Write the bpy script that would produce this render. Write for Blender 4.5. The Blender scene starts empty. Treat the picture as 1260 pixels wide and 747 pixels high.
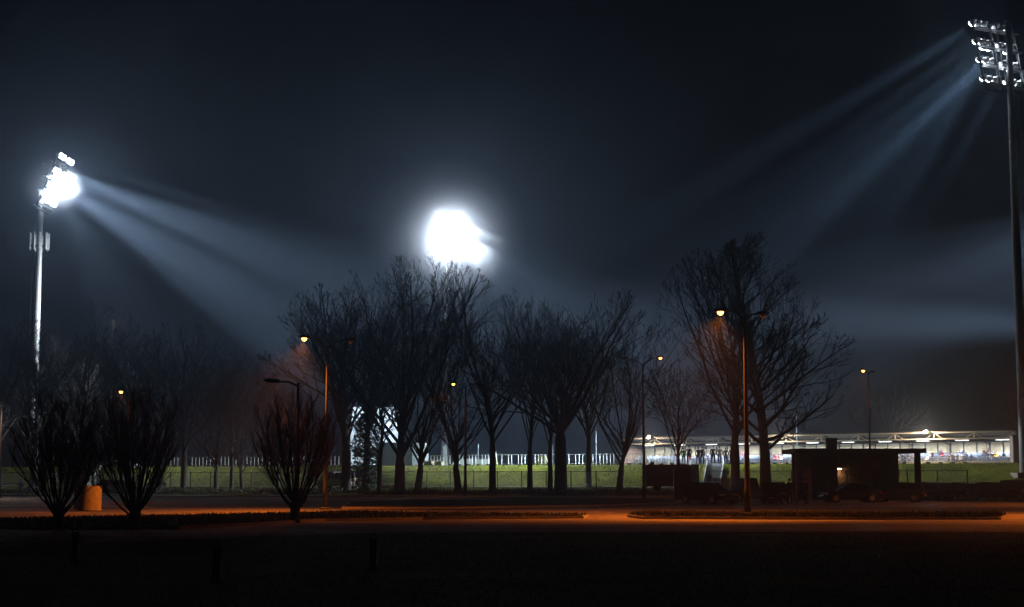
import bpy, bmesh, math, random
from mathutils import Vector, Matrix
R = math.radians
sc = bpy.context.scene
COL = sc.collection

# ------------------------------------------------------------------ camera
F = 1888.0; CX, CY = 630.0, 373.5
TILT = math.atan(218.5 / F)
EYE = Vector((0, 0, 1.6))
FW = Vector((0, math.cos(TILT), math.sin(TILT)))
UP = Vector((0, -math.sin(TILT), math.cos(TILT)))
RT = Vector((1, 0, 0))
def at(px, py, Y):
    d = FW + RT * ((px - CX) / F) + UP * ((CY - py) / F)
    return EYE + d * (Y / d.y)
def on_ground(px, py, z=0.0):
    d = FW + RT * ((px - CX) / F) + UP * ((CY - py) / F)
    return EYE + d * ((z - EYE.z) / d.z)
cam = bpy.data.objects.new('camera', bpy.data.cameras.new('camera'))
COL.objects.link(cam); sc.camera = cam
cam.location = EYE
cam.rotation_euler = (R(90) + TILT, 0, 0)
cam.data.sensor_width = 36; cam.data.lens = F / 1260 * 36
cam.data.clip_end = 3000; cam.data.clip_start = .1

# ------------------------------------------------------------------ terrain
# crest of the bank runs from (-62,203) to (62,150); v = distance in front of it
UX, UY = .9195, -.3930
def crest_y(x): return 203 - (x + 62) * 53 / 124
def vdist(x, y): return (crest_y(x) - y) * .9195
PROF = [(-200, .5), (-14, .5), (-5, 3.2), (-3.5, 3.4), (0, 3.4), (1, 3.15), (8.2, 1.05), (9, .95), (14, .7), (22, .35), (26, .12), (28.6, 0), (999, 0)]
def prof(v):
    for (a, za), (b, zb) in zip(PROF, PROF[1:]):
        if v <= b: return za + (zb - za) * max(0, (v - a)) / (b - a)
    return 0
def gz(x, y): return prof(vdist(x, y))
def uv_pt(u, v, z=None):      # u along the crest from its point over x=0
    x0, y0 = 0, crest_y(0)
    x = x0 + u * UX - v * .3930; y = y0 + u * UY - v * .9195
    return Vector((x, y, prof(v) if z is None else z))

# ------------------------------------------------------------------ materials
def mat(name, col, rough=.8, metal=0, noise=None, scale=5, bump=0, bscale=40, emit=None, estr=0, coat=0, spec=.5):
    m = bpy.data.materials.new(name); m.use_nodes = True
    nt = m.node_tree; b = nt.nodes['Principled BSDF']
    b.inputs['Base Color'].default_value = (*col, 1)
    b.inputs['Roughness'].default_value = rough
    b.inputs['Metallic'].default_value = metal
    b.inputs['Coat Weight'].default_value = coat
    b.inputs['Specular IOR Level'].default_value = spec
    if noise:
        tc = nt.nodes.new('ShaderNodeTexCoord')
        n = nt.nodes.new('ShaderNodeTexNoise'); n.inputs['Scale'].default_value = scale; n.inputs['Detail'].default_value = 6
        r = nt.nodes.new('ShaderNodeValToRGB')
        r.color_ramp.elements[0].position = .35; r.color_ramp.elements[1].position = .68
        r.color_ramp.elements[0].color = (*col, 1); r.color_ramp.elements[1].color = (*noise, 1)
        nt.links.new(tc.outputs['Object'], n.inputs['Vector'])
        nt.links.new(n.outputs['Fac'], r.inputs['Fac']); nt.links.new(r.outputs['Color'], b.inputs['Base Color'])
    if bump:
        tc = nt.nodes.new('ShaderNodeTexCoord')
        n = nt.nodes.new('ShaderNodeTexNoise'); n.inputs['Scale'].default_value = bscale; n.inputs['Detail'].default_value = 4
        bp = nt.nodes.new('ShaderNodeBump'); bp.inputs['Strength'].default_value = bump; bp.inputs['Distance'].default_value = .05
        nt.links.new(tc.outputs['Object'], n.inputs['Vector'])
        nt.links.new(n.outputs['Fac'], bp.inputs['Height']); nt.links.new(bp.outputs['Normal'], b.inputs['Normal'])
    if emit:
        b.inputs['Emission Color'].default_value = (*emit, 1); b.inputs['Emission Strength'].default_value = estr
        m.cycles.emission_sampling = 'NONE'
    return m
def grass_mat(name, c0, c1, c2):
    m = bpy.data.materials.new(name); m.use_nodes = True
    nt = m.node_tree; b = nt.nodes['Principled BSDF']; b.inputs['Roughness'].default_value = .9
    b.inputs['Specular IOR Level'].default_value = .15
    tc = nt.nodes.new('ShaderNodeTexCoord')
    n1 = nt.nodes.new('ShaderNodeTexNoise'); n1.inputs['Scale'].default_value = .35; n1.inputs['Detail'].default_value = 5
    n2 = nt.nodes.new('ShaderNodeTexNoise'); n2.inputs['Scale'].default_value = 3.5; n2.inputs['Detail'].default_value = 8
    r1 = nt.nodes.new('ShaderNodeValToRGB'); r1.color_ramp.elements[0].position = .35; r1.color_ramp.elements[1].position = .65
    r1.color_ramp.elements[0].color = (*c0, 1); r1.color_ramp.elements[1].color = (*c1, 1)
    r2 = nt.nodes.new('ShaderNodeValToRGB'); r2.color_ramp.elements[0].position = .45; r2.color_ramp.elements[1].position = .7
    r2.color_ramp.elements[0].color = (0, 0, 0, 1); r2.color_ramp.elements[1].color = (1, 1, 1, 1)
    mx = nt.nodes.new('ShaderNodeMix'); mx.data_type = 'RGBA'; mx.inputs['B'].default_value = (*c2, 1)
    nt.links.new(tc.outputs['Object'], n1.inputs['Vector']); nt.links.new(tc.outputs['Object'], n2.inputs['Vector'])
    nt.links.new(n1.outputs['Fac'], r1.inputs['Fac']); nt.links.new(n2.outputs['Fac'], r2.inputs['Fac'])
    nt.links.new(r1.outputs['Color'], mx.inputs['A']); nt.links.new(r2.outputs['Color'], mx.inputs['Factor'])
    nt.links.new(mx.outputs['Result'], b.inputs['Base Color'])
    n3 = nt.nodes.new('ShaderNodeTexNoise'); n3.inputs['Scale'].default_value = 9; n3.inputs['Detail'].default_value = 8
    bp = nt.nodes.new('ShaderNodeBump'); bp.inputs['Strength'].default_value = .9; bp.inputs['Distance'].default_value = .12
    nt.links.new(tc.outputs['Object'], n3.inputs['Vector'])
    nt.links.new(n3.outputs['Fac'], bp.inputs['Height']); nt.links.new(bp.outputs['Normal'], b.inputs['Normal'])
    return m
M = dict(
    grass=grass_mat('grass', (.036, .046, .001), (.1, .11, .002), (.15, .13, .01)),
    turf=grass_mat('turf', (.02, .028, .01), (.03, .035, .014), (.04, .036, .02)),
    asphalt=mat('asphalt', (.045, .044, .043), .75, noise=(.075, .072, .07), scale=1.2, bump=.5, bscale=25),
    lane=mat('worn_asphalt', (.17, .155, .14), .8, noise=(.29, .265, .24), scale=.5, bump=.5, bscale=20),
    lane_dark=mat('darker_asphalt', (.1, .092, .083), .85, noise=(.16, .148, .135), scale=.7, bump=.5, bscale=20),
    kerb=mat('kerb_concrete', (.33, .32, .3), .85, noise=(.24, .23, .22), scale=2),
    paint=mat('road_paint', (.7, .7, .68), .7),
    bark=mat('bark', (.045, .037, .032), .9, noise=(.075, .065, .055), scale=6, bump=.8, bscale=18),
    twig=mat('twig_bark', (.045, .036, .032), .9),
    ruddy=mat('ruddy_twigs', (.17, .095, .055), .8),
    ivy=mat('ivy_leaves', (.02, .035, .014), .6, noise=(.035, .05, .02), scale=4),
    lampsteel=mat('weathered_lamp_steel', (.055, .055, .05), .85, .0, noise=(.04, .04, .04), scale=3),
    steel=mat('galvanised_steel', (.42, .43, .44), .5, .35, noise=(.34, .35, .36), scale=3),
    darksteel=mat('dark_steel', (.03, .03, .033), .55, .3),
    white=mat('white_paint', (.72, .72, .7), .6, noise=(.62, .62, .6), scale=1.5),
    cream=mat('cream_panel', (.5, .46, .33), .7, noise=(.42, .39, .27), scale=1.2),
    olive=mat('olive_cladding', (.1, .095, .07), .7, noise=(.08, .075, .055), scale=2),
    black=mat('black_paint', (.012, .012, .013), .45),
    concrete=mat('concrete', (.26, .25, .23), .9, noise=(.18, .17, .155), scale=3, bump=.4, bscale=12),
    brick=mat('brown_render', (.16, .11, .085), .9, noise=(.12, .085, .065), scale=3, bump=.4, bscale=10),
    rust=mat('rusty_wood', (.34, .19, .1), .85, noise=(.22, .12, .07), scale=4),
    glass=mat('dark_glass', (.01, .011, .013), .06, spec=.8),
    rubber=mat('rubber', (.012, .012, .012), .8),
    chrome=mat('chrome', (.6, .6, .6), .15, 1),
    red=mat('red_lens', (.3, .01, .01), .15, coat=1),
    clear=mat('clear_lens', (.6, .6, .6), .1, coat=1),
    yellow=mat('yellow_paint', (.65, .5, .12), .6),
    blue=mat('blue_sign', (.05, .12, .4), .5),
    seat=mat('stand_seat', (.2, .26, .36), .5),
    roofsheet=mat('roof_sheet', (.09, .095, .1), .6),
    flood=mat('flood_lens', (.8, .8, .8), .3, emit=(.86, .92, 1), estr=60),
    floodback=mat('flood_housing', (.75, .76, .78), .35, .3),
    sodium=mat('sodium_lens', (.8, .5, .2), .3, emit=(1, .36, .06), estr=12),
    pale=mat('pale_lamp_lens', (.8, .7, .5), .3, emit=(1, .72, .45), estr=18),
    warm=mat('warm_flood_lens', (.8, .7, .5), .3, emit=(1, .74, .42), estr=60),
    tube=mat('tube_lamp', (.9, .9, .9), .3, emit=(.88, .95, 1), estr=5),
    skin=mat('skin', (.45, .27, .2), .6),
    hair=mat('dark_hair', (.02, .014, .01), .7),
)
def paint(name, c): return mat(name, c, .2, .4, coat=1)
cloths = [('black', (.012, .012, .014)), ('navy blue', (.02, .03, .08)), ('grey', (.14, .14, .15)), ('white', (.6, .6, .6)),
          ('red', (.42, .03, .03)), ('pink', (.6, .22, .22)), ('yellow', (.65, .5, .03)), ('light blue', (.2, .32, .5)), ('brown', (.12, .07, .04)), ('green', (.04, .14, .05))]
CLOTH = {n: mat(n.replace(' ', '_') + '_cloth', c, .9) for n, c in cloths}

def patchy(m, c2, amt=.5):
    nt = m.node_tree; b = nt.nodes['Principled BSDF']; src = b.inputs['Base Color'].links[0].from_socket
    tc = nt.nodes.new('ShaderNodeTexCoord'); mp = nt.nodes.new('ShaderNodeMapping'); mp.inputs['Scale'].default_value = (.12, .22, 1)
    v = nt.nodes.new('ShaderNodeTexVoronoi'); v.inputs['Scale'].default_value = 1.0; v.distance = 'CHEBYCHEV'
    r = nt.nodes.new('ShaderNodeValToRGB'); r.color_ramp.interpolation = 'CONSTANT'; r.color_ramp.elements[1].position = .52; r.color_ramp.elements[0].color = (0, 0, 0, 1); r.color_ramp.elements[1].color = (amt, amt, amt, 1)
    e = nt.nodes.new('ShaderNodeTexVoronoi'); e.feature = 'DISTANCE_TO_EDGE'; e.inputs['Scale'].default_value = .55
    n = nt.nodes.new('ShaderNodeTexNoise'); n.inputs['Scale'].default_value = 1.3; n.inputs['Detail'].default_value = 6
    ad = nt.nodes.new('ShaderNodeVectorMath'); ad.operation = 'ADD'
    r2 = nt.nodes.new('ShaderNodeValToRGB'); r2.color_ramp.elements[0].position = .008; r2.color_ramp.elements[1].position = .02; r2.color_ramp.elements[0].color = (.7, .7, .7, 1); r2.color_ramp.elements[1].color = (0, 0, 0, 1)
    mx = nt.nodes.new('ShaderNodeMix'); mx.data_type = 'RGBA'; mx.inputs['B'].default_value = (*c2, 1)
    m2 = nt.nodes.new('ShaderNodeMix'); m2.data_type = 'RGBA'; m2.inputs['B'].default_value = (.02, .02, .02, 1)
    L = nt.links.new
    L(tc.outputs['Object'], mp.inputs['Vector']); L(mp.outputs['Vector'], v.inputs['Vector']); L(v.outputs['Color'], r.inputs['Fac']); L(r.outputs['Color'], mx.inputs['Factor'])
    L(tc.outputs['Object'], n.inputs['Vector']); L(tc.outputs['Object'], ad.inputs[0]); L(n.outputs['Color'], ad.inputs[1]); L(ad.outputs[0], e.inputs['Vector']); L(e.outputs['Distance'], r2.inputs['Fac']); L(r2.outputs['Color'], m2.inputs['Factor'])
    L(src, mx.inputs['A']); L(mx.outputs['Result'], m2.inputs['A']); L(m2.outputs['Result'], b.inputs['Base Color'])
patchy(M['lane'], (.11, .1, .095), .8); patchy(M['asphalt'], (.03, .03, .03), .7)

# ------------------------------------------------------------------ mesh builder
class MB:
    def __init__(s): s.v = []; s.f = []; s.m = []; s.mi = 0
    def add(s, vs, fs):
        o = len(s.v); s.v += [tuple(p) for p in vs]; s.f += [tuple(i + o for i in f) for f in fs]; s.m += [s.mi] * len(fs); return s
    def box(s, c, d, rz=0, rx=0, ry=0):
        x, y, z = (q / 2 for q in d)
        rot = Matrix.Rotation(rz, 3, 'Z') @ Matrix.Rotation(ry, 3, 'Y') @ Matrix.Rotation(rx, 3, 'X'); c = Vector(c)
        vs = [c + rot @ Vector((sx * x, sy * y, sz * z)) for sx in (-1, 1) for sy in (-1, 1) for sz in (-1, 1)]
        return s.add(vs, [(0, 1, 3, 2), (4, 6, 7, 5), (0, 4, 5, 1), (2, 3, 7, 6), (0, 2, 6, 4), (1, 5, 7, 3)])
    def tube(s, p0, p1, r0, r1=None, n=8, cap=True):
        p0 = Vector(p0); p1 = Vector(p1); r1 = r0 if r1 is None else r1
        d = (p1 - p0).normalized(); a = d.orthogonal().normalized(); b = d.cross(a)
        vs = []
        for p, r in ((p0, r0), (p1, r1)):
            for k in range(n):
                t = 2 * math.pi * k / n; vs.append(p + a * (math.cos(t) * r) + b * (math.sin(t) * r))
        fs = [(k, (k + 1) % n, n + (k + 1) % n, n + k) for k in range(n)]
        if cap: fs += [tuple(range(n - 1, -1, -1)), tuple(range(n, 2 * n))]
        return s.add(vs, fs)
    def bar(s, p0, p1, w, h):
        p0 = Vector(p0); p1 = Vector(p1); d = (p1 - p0).normalized()
        up = Vector((0, 0, 1)) if abs(d.z) < .95 else Vector((1, 0, 0))
        a = d.cross(up).normalized() * (w / 2); b = a.cross(d).normalized() * (h / 2)
        vs = [p + sa * a + sb * b for p in (p0, p1) for sa, sb in ((-1, -1), (1, -1), (1, 1), (-1, 1))]
        return s.add(vs, [(0, 3, 2, 1), (4, 5, 6, 7), (0, 1, 5, 4), (1, 2, 6, 5), (2, 3, 7, 6), (3, 0, 4, 7)])
    def lathe(s, prof, n=14, c=(0, 0, 0), axis='Z'):
        c = Vector(c); vs = []
        for r, z in prof:
            for k in range(n):
                t = 2 * math.pi * k / n
                p = Vector((r * math.cos(t), r * math.sin(t), z))
                if axis == 'Y': p = Vector((p.x, p.z, p.y))
                if axis == 'X': p = Vector((p.z, p.x, p.y))
                vs.append(c + p)
        fs = []
        for i in range(len(prof) - 1):
            for k in range(n):
                a = i * n + k; b = i * n + (k + 1) % n; fs.append((a, b, b + n, a + n))
        fs += [tuple(range(n - 1, -1, -1)), tuple(range((len(prof) - 1) * n, len(prof) * n))]
        return s.add(vs, fs)
    def prism(s, pts, z0, z1):
        n = len(pts); vs = [(p[0], p[1], z0) for p in pts] + [(p[0], p[1], z1) for p in pts]
        return s.add(vs, [tuple(range(n - 1, -1, -1)), tuple(range(n, 2 * n))] + [(k, (k + 1) % n, n + (k + 1) % n, n + k) for k in range(n)])
    def mesh(s, name, mats, smooth=False):
        me = bpy.data.meshes.new(name); me.from_pydata(s.v, [], s.f)
        for m in (mats if isinstance(mats, (list, tuple)) else [mats]): me.materials.append(m)
        if s.mi or any(s.m): me.polygons.foreach_set('material_index', s.m)
        if smooth: me.polygons.foreach_set('use_smooth', [len(p.vertices) == 4 for p in me.polygons])
        me.update(); return me
    def build(s, name, mats, parent=None, smooth=False):
        return link(name, s.mesh(name, mats, smooth), parent)
def link(name, me, parent=None, label=None):
    o = bpy.data.objects.new(name, me); COL.objects.link(o)
    if parent: o.parent = parent
    if label: o['label'] = label
    return o
def tag(o, label, cat, group=None):
    o['label'] = label; o['category'] = cat
    if group: o['group'] = group
    elif 'group' in o: del o['group']
    return o
def empty(name, loc=(0, 0, 0), rz=0):
    o = bpy.data.objects.new(name, None); COL.objects.link(o); o.location = loc; o.rotation_euler.z = rz; o.empty_display_size = .3; return o
def struct(o): o['kind'] = 'structure'; return o
def dup(src, loc, rz=0, label=None, sc_=None, group=None):
    def cp(o, par):
        c = o.copy(); COL.objects.link(c); c.parent = par
        for ch in o.children: cp(ch, c)
        return c
    r = cp(src, None); r.location = loc; r.rotation_euler = (0, 0, rz)
    if sc_: r.scale = sc_ if isinstance(sc_, tuple) else (sc_,) * 3
    if label: r['label'] = label
    if group: r['group'] = group
    return r
def aim(o, d):
    o.rotation_euler = Vector(d).to_track_quat('-Z', 'Y').to_euler()
def lamp(name, typ, loc, power, col, size=.3, d=None, ang=40, blend=.5, parent=None):
    L = bpy.data.lights.new(name, typ); L.energy = power; L.color = col
    if typ != 'AREA': L.shadow_soft_size = size
    if typ == 'SPOT': L.spot_size = R(ang); L.spot_blend = blend
    o = bpy.data.objects.new(name, L); COL.objects.link(o); o.location = loc
    if d is not None: aim(o, d)
    if parent: o.parent = parent
    return o

# ------------------------------------------------------------------ world
w = bpy.data.worlds.new('World'); sc.world = w; w.use_nodes = True
bg = w.node_tree.nodes['Background']; bg.inputs['Color'].default_value = (.3, .33, 1, 1); bg.inputs['Strength'].default_value = .0006
w.cycles.sampling_method = 'NONE'

# ------------------------------------------------------------------ ground sheets
def ground():
    m = MB()
    us = [-900, -500, -300] + list(range(-200, 201, 8)) + [300, 500, 900]
    vs_ = [-900, -500, -200, -100, -40, -20, -14, -11, -8, -5, -3.5, -1.5, 0, .5, 1, 2.5, 4.5, 6.5, 8.2, 9, 11, 14, 18, 22, 26, 28.6, 40, 60, 80, 100, 130, 160, 190, 250, 400]
    rnd = random.Random(3)
    pts = []
    for v in vs_:
        for u in us:
            p = uv_pt(u, v)
            if 0 < v < 26: p.z += rnd.uniform(-.05, .05)
            pts.append(p)
    n = len(us)
    fs = [(i * n + j, (i + 1) * n + j, (i + 1) * n + j + 1, i * n + j + 1) for i in range(len(vs_) - 1) for j in range(n - 1)]
    m.add(pts, fs)
    o = struct(m.build('ground', M['grass'])); return o
ground()
def poly(name, pts, z, material, th=0):
    m = MB()
    if th: m.prism([(p[0], p[1]) for p in pts], z - th, z)
    else: m.add([(p[0], p[1], z) for p in pts], [tuple(range(len(pts)))])
    me = m.mesh(name, material)
    bm = bmesh.new(); bm.from_mesh(me); bmesh.ops.recalc_face_normals(bm, faces=bm.faces)
    if not th:
        for f in bm.faces:
            if f.normal.z < 0: f.normal_flip()
    bmesh.ops.triangulate(bm, faces=[f for f in bm.faces if len(f.verts) > 4]); bm.to_mesh(me); bm.free()
    return struct(link(name, me))
g = on_ground
far_edge = [uv_pt(u, 28.9) for u in (110, 60, 20, -20, -60, -110)]
road_pts = [g(-420, 682), g(0, 675), g(150, 668), g(300, 661), g(480, 656.5), g(700, 655.3), g(1000, 655), g(1700, 655)] + far_edge
poly('road', road_pts, .006, M['asphalt'])
# lanes in front of the car park, base colour raised in place of lamp light
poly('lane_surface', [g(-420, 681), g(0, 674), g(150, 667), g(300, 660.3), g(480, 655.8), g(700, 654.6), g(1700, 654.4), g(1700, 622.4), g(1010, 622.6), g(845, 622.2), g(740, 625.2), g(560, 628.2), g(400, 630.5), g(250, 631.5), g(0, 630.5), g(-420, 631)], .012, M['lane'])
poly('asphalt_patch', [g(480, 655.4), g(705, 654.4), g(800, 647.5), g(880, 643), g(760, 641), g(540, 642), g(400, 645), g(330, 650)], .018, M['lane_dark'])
def island(name, pts, h=.12):
    cx = sum(p.x for p in pts) / len(pts); cy = sum(p.y for p in pts) / len(pts)
    poly('kerb', [(p.x, p.y) for p in pts], h, M['kerb'], h + .05)
    inner = []
    n = len(pts)
    for i, p in enumerate(pts):
        a = (pts[(i + 1) % n] - pts[i - 1]); nn = Vector((-a.y, a.x)).normalized()
        c = Vector((cx - p.x, cy - p.y))
        if nn.dot(c) < 0: nn = -nn
        inner.append((p.x + nn.x * .15, p.y + nn.y * .15))
    poly(name, inner, h + .03, M['turf'], .06)
isl_a = [g(x, y) for x, y in [(-420, 655), (0, 651), (60, 653), (220, 652), (330, 646), (400, 642), (520, 640), (718, 638.3), (724, 636.8), (560, 635), (430, 632.5), (380, 634), (250, 637), (120, 640), (0, 643), (-420, 645)]]
isl_b = [g(x, y) for x, y in [(772, 636.5), (790, 639), (1000, 640), (1232, 640), (1238, 637), (1225, 635.4), (1000, 635), (800, 634.6)]]
isl_c = [g(x, y) for x, y in [(420, 626), (560, 626), (740, 623), (828, 619.5), (838, 617), (790, 614.5), (640, 614.5), (500, 616.5), (430, 620)]]
island('grass_island', isl_a); island('grass_median', isl_b); island('lawn', isl_c, .1)
# pavement beyond the road, footpath at the foot of the bank
m = MB()
for a, b, z in ((26.2, 28.8, .14),):
    P0, P1 = uv_pt(-110, 0, 0), uv_pt(110, 0, 0)
    q = [uv_pt(-110, b, 0), uv_pt(110, b, 0), uv_pt(110, a, 0), uv_pt(-110, a, 0)]
    m.prism([(p.x, p.y) for p in q], -.05, z)
struct(m.build('pavement', M['kerb']))
m = MB(); q = [uv_pt(-90, 9.7, prof(9.7) + .07), uv_pt(90, 9.7, prof(9.7) + .07), uv_pt(90, 9, prof(9) + .07), uv_pt(-90, 9, prof(9) + .07)]
m.add(q, [(0, 1, 2, 3)]); struct(m.build('footpath', M['kerb']))
# painted edge line on the road at the left
poly('road_markings', [g(-200, 620.4), g(190, 624.1), g(190, 624.7), g(-200, 621.2)], .02, M['paint'])
# running track and pitch inside the stadium
poly('sports_pitch', [uv_pt(-58, -20, 0), uv_pt(58, -20, 0), uv_pt(58, -88, 0), uv_pt(-58, -88, 0)], .52, M['grass'])

# ------------------------------------------------------------------ tufts and scrub (stuff)
def blades(pts_fn, n, seed, h, wdt, lean=.5):
    rnd = random.Random(seed); m = MB()
    for _ in range(n):
        p = pts_fn(rnd); a = rnd.uniform(0, 6.28); hh = h * rnd.uniform(.4, 1.2); ww = wdt * rnd.uniform(.5, 1.2)
        dx, dy = math.cos(a) * ww, math.sin(a) * ww
        l = Vector((rnd.uniform(-lean, lean) * hh, rnd.uniform(-lean, lean) * hh, hh))
        m.add([(p.x - dx, p.y - dy, p.z), (p.x + dx, p.y + dy, p.z), p + l], [(0, 1, 2)])
    return m
def inpoly(pts, z):
    xs = [p.x for p in pts]; ys = [p.y for p in pts]
    def fn(r):
        while True:
            x = r.uniform(min(xs), max(xs)); y = r.uniform(min(ys), max(ys)); c = False
            for i in range(len(pts)):
                a, b = pts[i], pts[i - 1]
                if (a.y > y) != (b.y > y) and x < (b.x - a.x) * (y - a.y) / (b.y - a.y) + a.x: c = not c
            if c: return Vector((x, y, z))
    return fn
def stuff(o, label): o['kind'] = 'stuff'; o['label'] = label; return o
bl = blades(inpoly(isl_b, .14), 9000, 5, .16, .03)
b2 = blades(inpoly([p for p in isl_a], .14), 14000, 6, .12, .03)
bl.add(b2.v, b2.f)
stuff(bl.build('island_grass', M['turf']), 'ragged grass growing on the kerbed islands between the lanes')
def scrub_pt(r):
    u = r.uniform(-42, 27); v = 23.6 + r.gauss(0, .7)
    p = uv_pt(u, v); k = .35 + .25 * math.sin(u * 1.7) + .2 * math.sin(u * .63 + 1); p.z += abs(r.gauss(0, .16)) + r.random() * max(.05, k) * .5; return p
m = blades(scrub_pt, 16000, 7, .17, .07, 1.2)
stuff(m.build('low_scrub', M['ivy']), 'low dark scrub along the pavement under the bare trees')
def bank_pt(r):
    u = r.uniform(-75, 62); v = r.uniform(-1, 22); p = uv_pt(u, v); p.z -= .02; return p
m = blades(bank_pt, 30000, 8, .16, .05)
stuff(m.build('bank_grass', M['grass']), 'mown green grass of the floodlit bank')
def near_pt(r):
    y = 14 + 34 * r.random() ** .7; x = r.uniform(-1, 1) * y * .36; return Vector((x, y, -.01))
m = blades(near_pt, 30000, 9, .07, .008)
stuff(m.build('lawn_grass', M['turf']), 'dark unlit grass in the foreground')
rnd = random.Random(12); m = MB()
for _ in range(70):
    y = rnd.uniform(16, 46); x = rnd.uniform(-.33, .33) * y; a = rnd.uniform(0, 6); s_ = rnd.uniform(.02, .05)
    m.add([(x + math.cos(a + k * 1.57) * s_, y + math.sin(a + k * 1.57) * s_, .05 + .02 * (k % 2)) for k in range(4)], [(0, 1, 2, 3)])
stuff(m.build('fallen_leaves', M['cream']), 'scattered pale fallen leaves on the dark lawn')

# ------------------------------------------------------------------ trees
def grow(seed, H, Rad, fork, limbs, up=.25, levels=5, trunk_r=.4, lean=(0, 0), leader=False, split=(28, 48), counts=(7, 6, 5, 3), base_cut=.27, minr=.019, ratio=.55, top=.5, lspan=1, spread=.3):
    """limbs of a bare tree as tapered segments; returns (trunk MB, crown MB)"""
    rnd = random.Random(seed); T = MB(); C = MB()
    cz = H * top
    def inside(p):
        zz = (p.z - cz) / (H - cz if p.z > cz else cz * 1.02); rr = math.hypot(p.x - lean[0] * p.z, p.y - lean[1] * p.z) / Rad
        return zz * zz + rr * rr
    def branch(p, d, L, r, lev, mb):
        seg = (7, 6, 4, 3, 2, 1)[min(lev, 5)]; pts = [(p.copy(), r)]
        q = p.copy(); dd = d.copy(); sl = L / seg
        wob = (.05, .085, .13, .17, .2, .22)[min(lev, 5)]
        for i in range(seg):
            dd = (dd + Vector((rnd.gauss(0, wob), rnd.gauss(0, wob), rnd.gauss(0, wob) * .6 + up * (.5 if lev else .2) / seg * 2))).normalized()
            nq = q + dd * sl
            if lev and inside(nq) > 1.06: 
                if i == 0: nq = q + dd * sl * .4
                else: break
            rr = max(minr * .7, r * (1 - (i + 1) / seg * (.75 if lev else .5)))
            n = 10 if lev == 0 else (6 if lev == 1 else (4 if lev == 2 else 3))
            mb.tube(q, nq, pts[-1][1], rr, n, cap=False)
            q = nq; pts.append((q.copy(), rr))
        return pts
    def sub(pts, lev, L):
        if lev > levels: return
        n = counts[lev - 2]
        n = max(1, int(n * (1 + rnd.uniform(-.25, .25))))
        for k in range(n):
            t = base_cut + (1 - base_cut) * ((k + rnd.random()) / n)
            if k == n - 1: t = 1
            x = t * (len(pts) - 1); i = min(int(x), len(pts) - 2); fr = x - i
            p = pts[i][0].lerp(pts[i + 1][0], fr); pr = pts[i][1] * (1 - fr) + pts[i + 1][1] * fr
            pd = (pts[i + 1][0] - pts[i][0]).normalized()
            ax = pd.orthogonal(); ax.rotate(Matrix.Rotation(rnd.uniform(0, 6.283), 3, pd))
            a = R(rnd.uniform(*split)) * (1 if t < 1 else .4)
            d = (pd * math.cos(a) + ax.normalized() * math.sin(a))
            d = (d + Vector((0, 0, up * .3))).normalized()
            l = L * ratio * rnd.uniform(.7, 1.15) * (1.15 - .5 * t)
            r = max(minr * .9, pr * rnd.uniform(.5, .7))
            pp = branch(p, d, l, r, lev, C); sub(pp, lev + 1, l)
    lx, ly = lean
    tr = [Vector((0, 0, -.3)), Vector((lx * fork * .4, ly * fork * .4, fork * .45)), Vector((lx * fork, ly * fork, fork))]
    rs = [trunk_r * 1.25, trunk_r, trunk_r * .92]
    T.tube(tr[0], (0, 0, .35), trunk_r * 1.7, trunk_r * 1.12, 12); tr[0] = Vector((0, 0, .3)); rs[0] = trunk_r * 1.12
    for i in range(2): T.tube(tr[i], tr[i + 1], rs[i], rs[i + 1], 12, cap=False)
    if leader:
        pts = branch(tr[2], Vector((lx, ly, 1)).normalized(), H - fork, trunk_r * .9, 0, T)
        for k in range(limbs):
            t = (k + rnd.random() * .8) / limbs * .93; x = t * 7; i = min(int(x), 6)
            p = pts[i][0].lerp(pts[i + 1][0], x - i); a = R(rnd.uniform(42, 68) * (1 - .35 * t)); az = k * 2.4 + rnd.uniform(-.4, .4)
            d = Vector((math.sin(a) * math.cos(az), math.sin(a) * math.sin(az), math.cos(a)))
            l = Rad * 1.15 * (1 - t * .62) * rnd.uniform(.8, 1.15)
            pp = branch(p, d, l, trunk_r * .42 * (1 - .7 * t), 1, C); sub(pp, 2, l)
    else:
        sh = (H - fork) * spread
        pts = branch(tr[2], Vector((lx + rnd.gauss(0, .05), ly, 1)).normalized(), sh * 1.5, trunk_r * .8, 0, T) if spread else None
        if pts: sub(pts, 2, (H - fork) * .55)
        for k in range(limbs):
            az = k * 2.4 + rnd.uniform(-.4, .4); tt = (k * .618 + rnd.random() * .2) % 1
            t0 = (k + .5) / limbs if spread else 0
            a = math.atan2(Rad * (.35 + .65 * tt) * lspan, (H - fork) * (1 - .55 * tt * tt) * (1 - .35 * t0)) + .15
            d = Vector((math.sin(a) * math.cos(az), math.sin(a) * math.sin(az), math.cos(a)))
            l = math.hypot(Rad * tt, (H - fork) * (1 - .4 * tt)) * .95 * (1 - .4 * t0)
            if pts:
                x = t0 * 5.5; i = min(int(x), 6); st = pts[i][0].lerp(pts[i + 1][0], x - i)
            else: st = tr[1].lerp(tr[2], rnd.uniform(.75, 1))
            pp = branch(st, d, l, trunk_r * rnd.uniform(.3, .5) * (1 - .3 * tt) * (1 - .35 * t0), 1, T if k < 3 else C); sub(pp, 2, l)
    return T, C
TOP = {}
def tree_proto(name, seed, mt=M['bark'], mc=M['twig'], **kw):
    T, C = grow(seed, **kw)
    r = empty(name); T.build('trunk', mt, r, True); C.build('crown', mc, r); zs = sorted(p[2] for p in C.v); TOP[r.name] = zs[int(len(zs) * .992)]; return r
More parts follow.
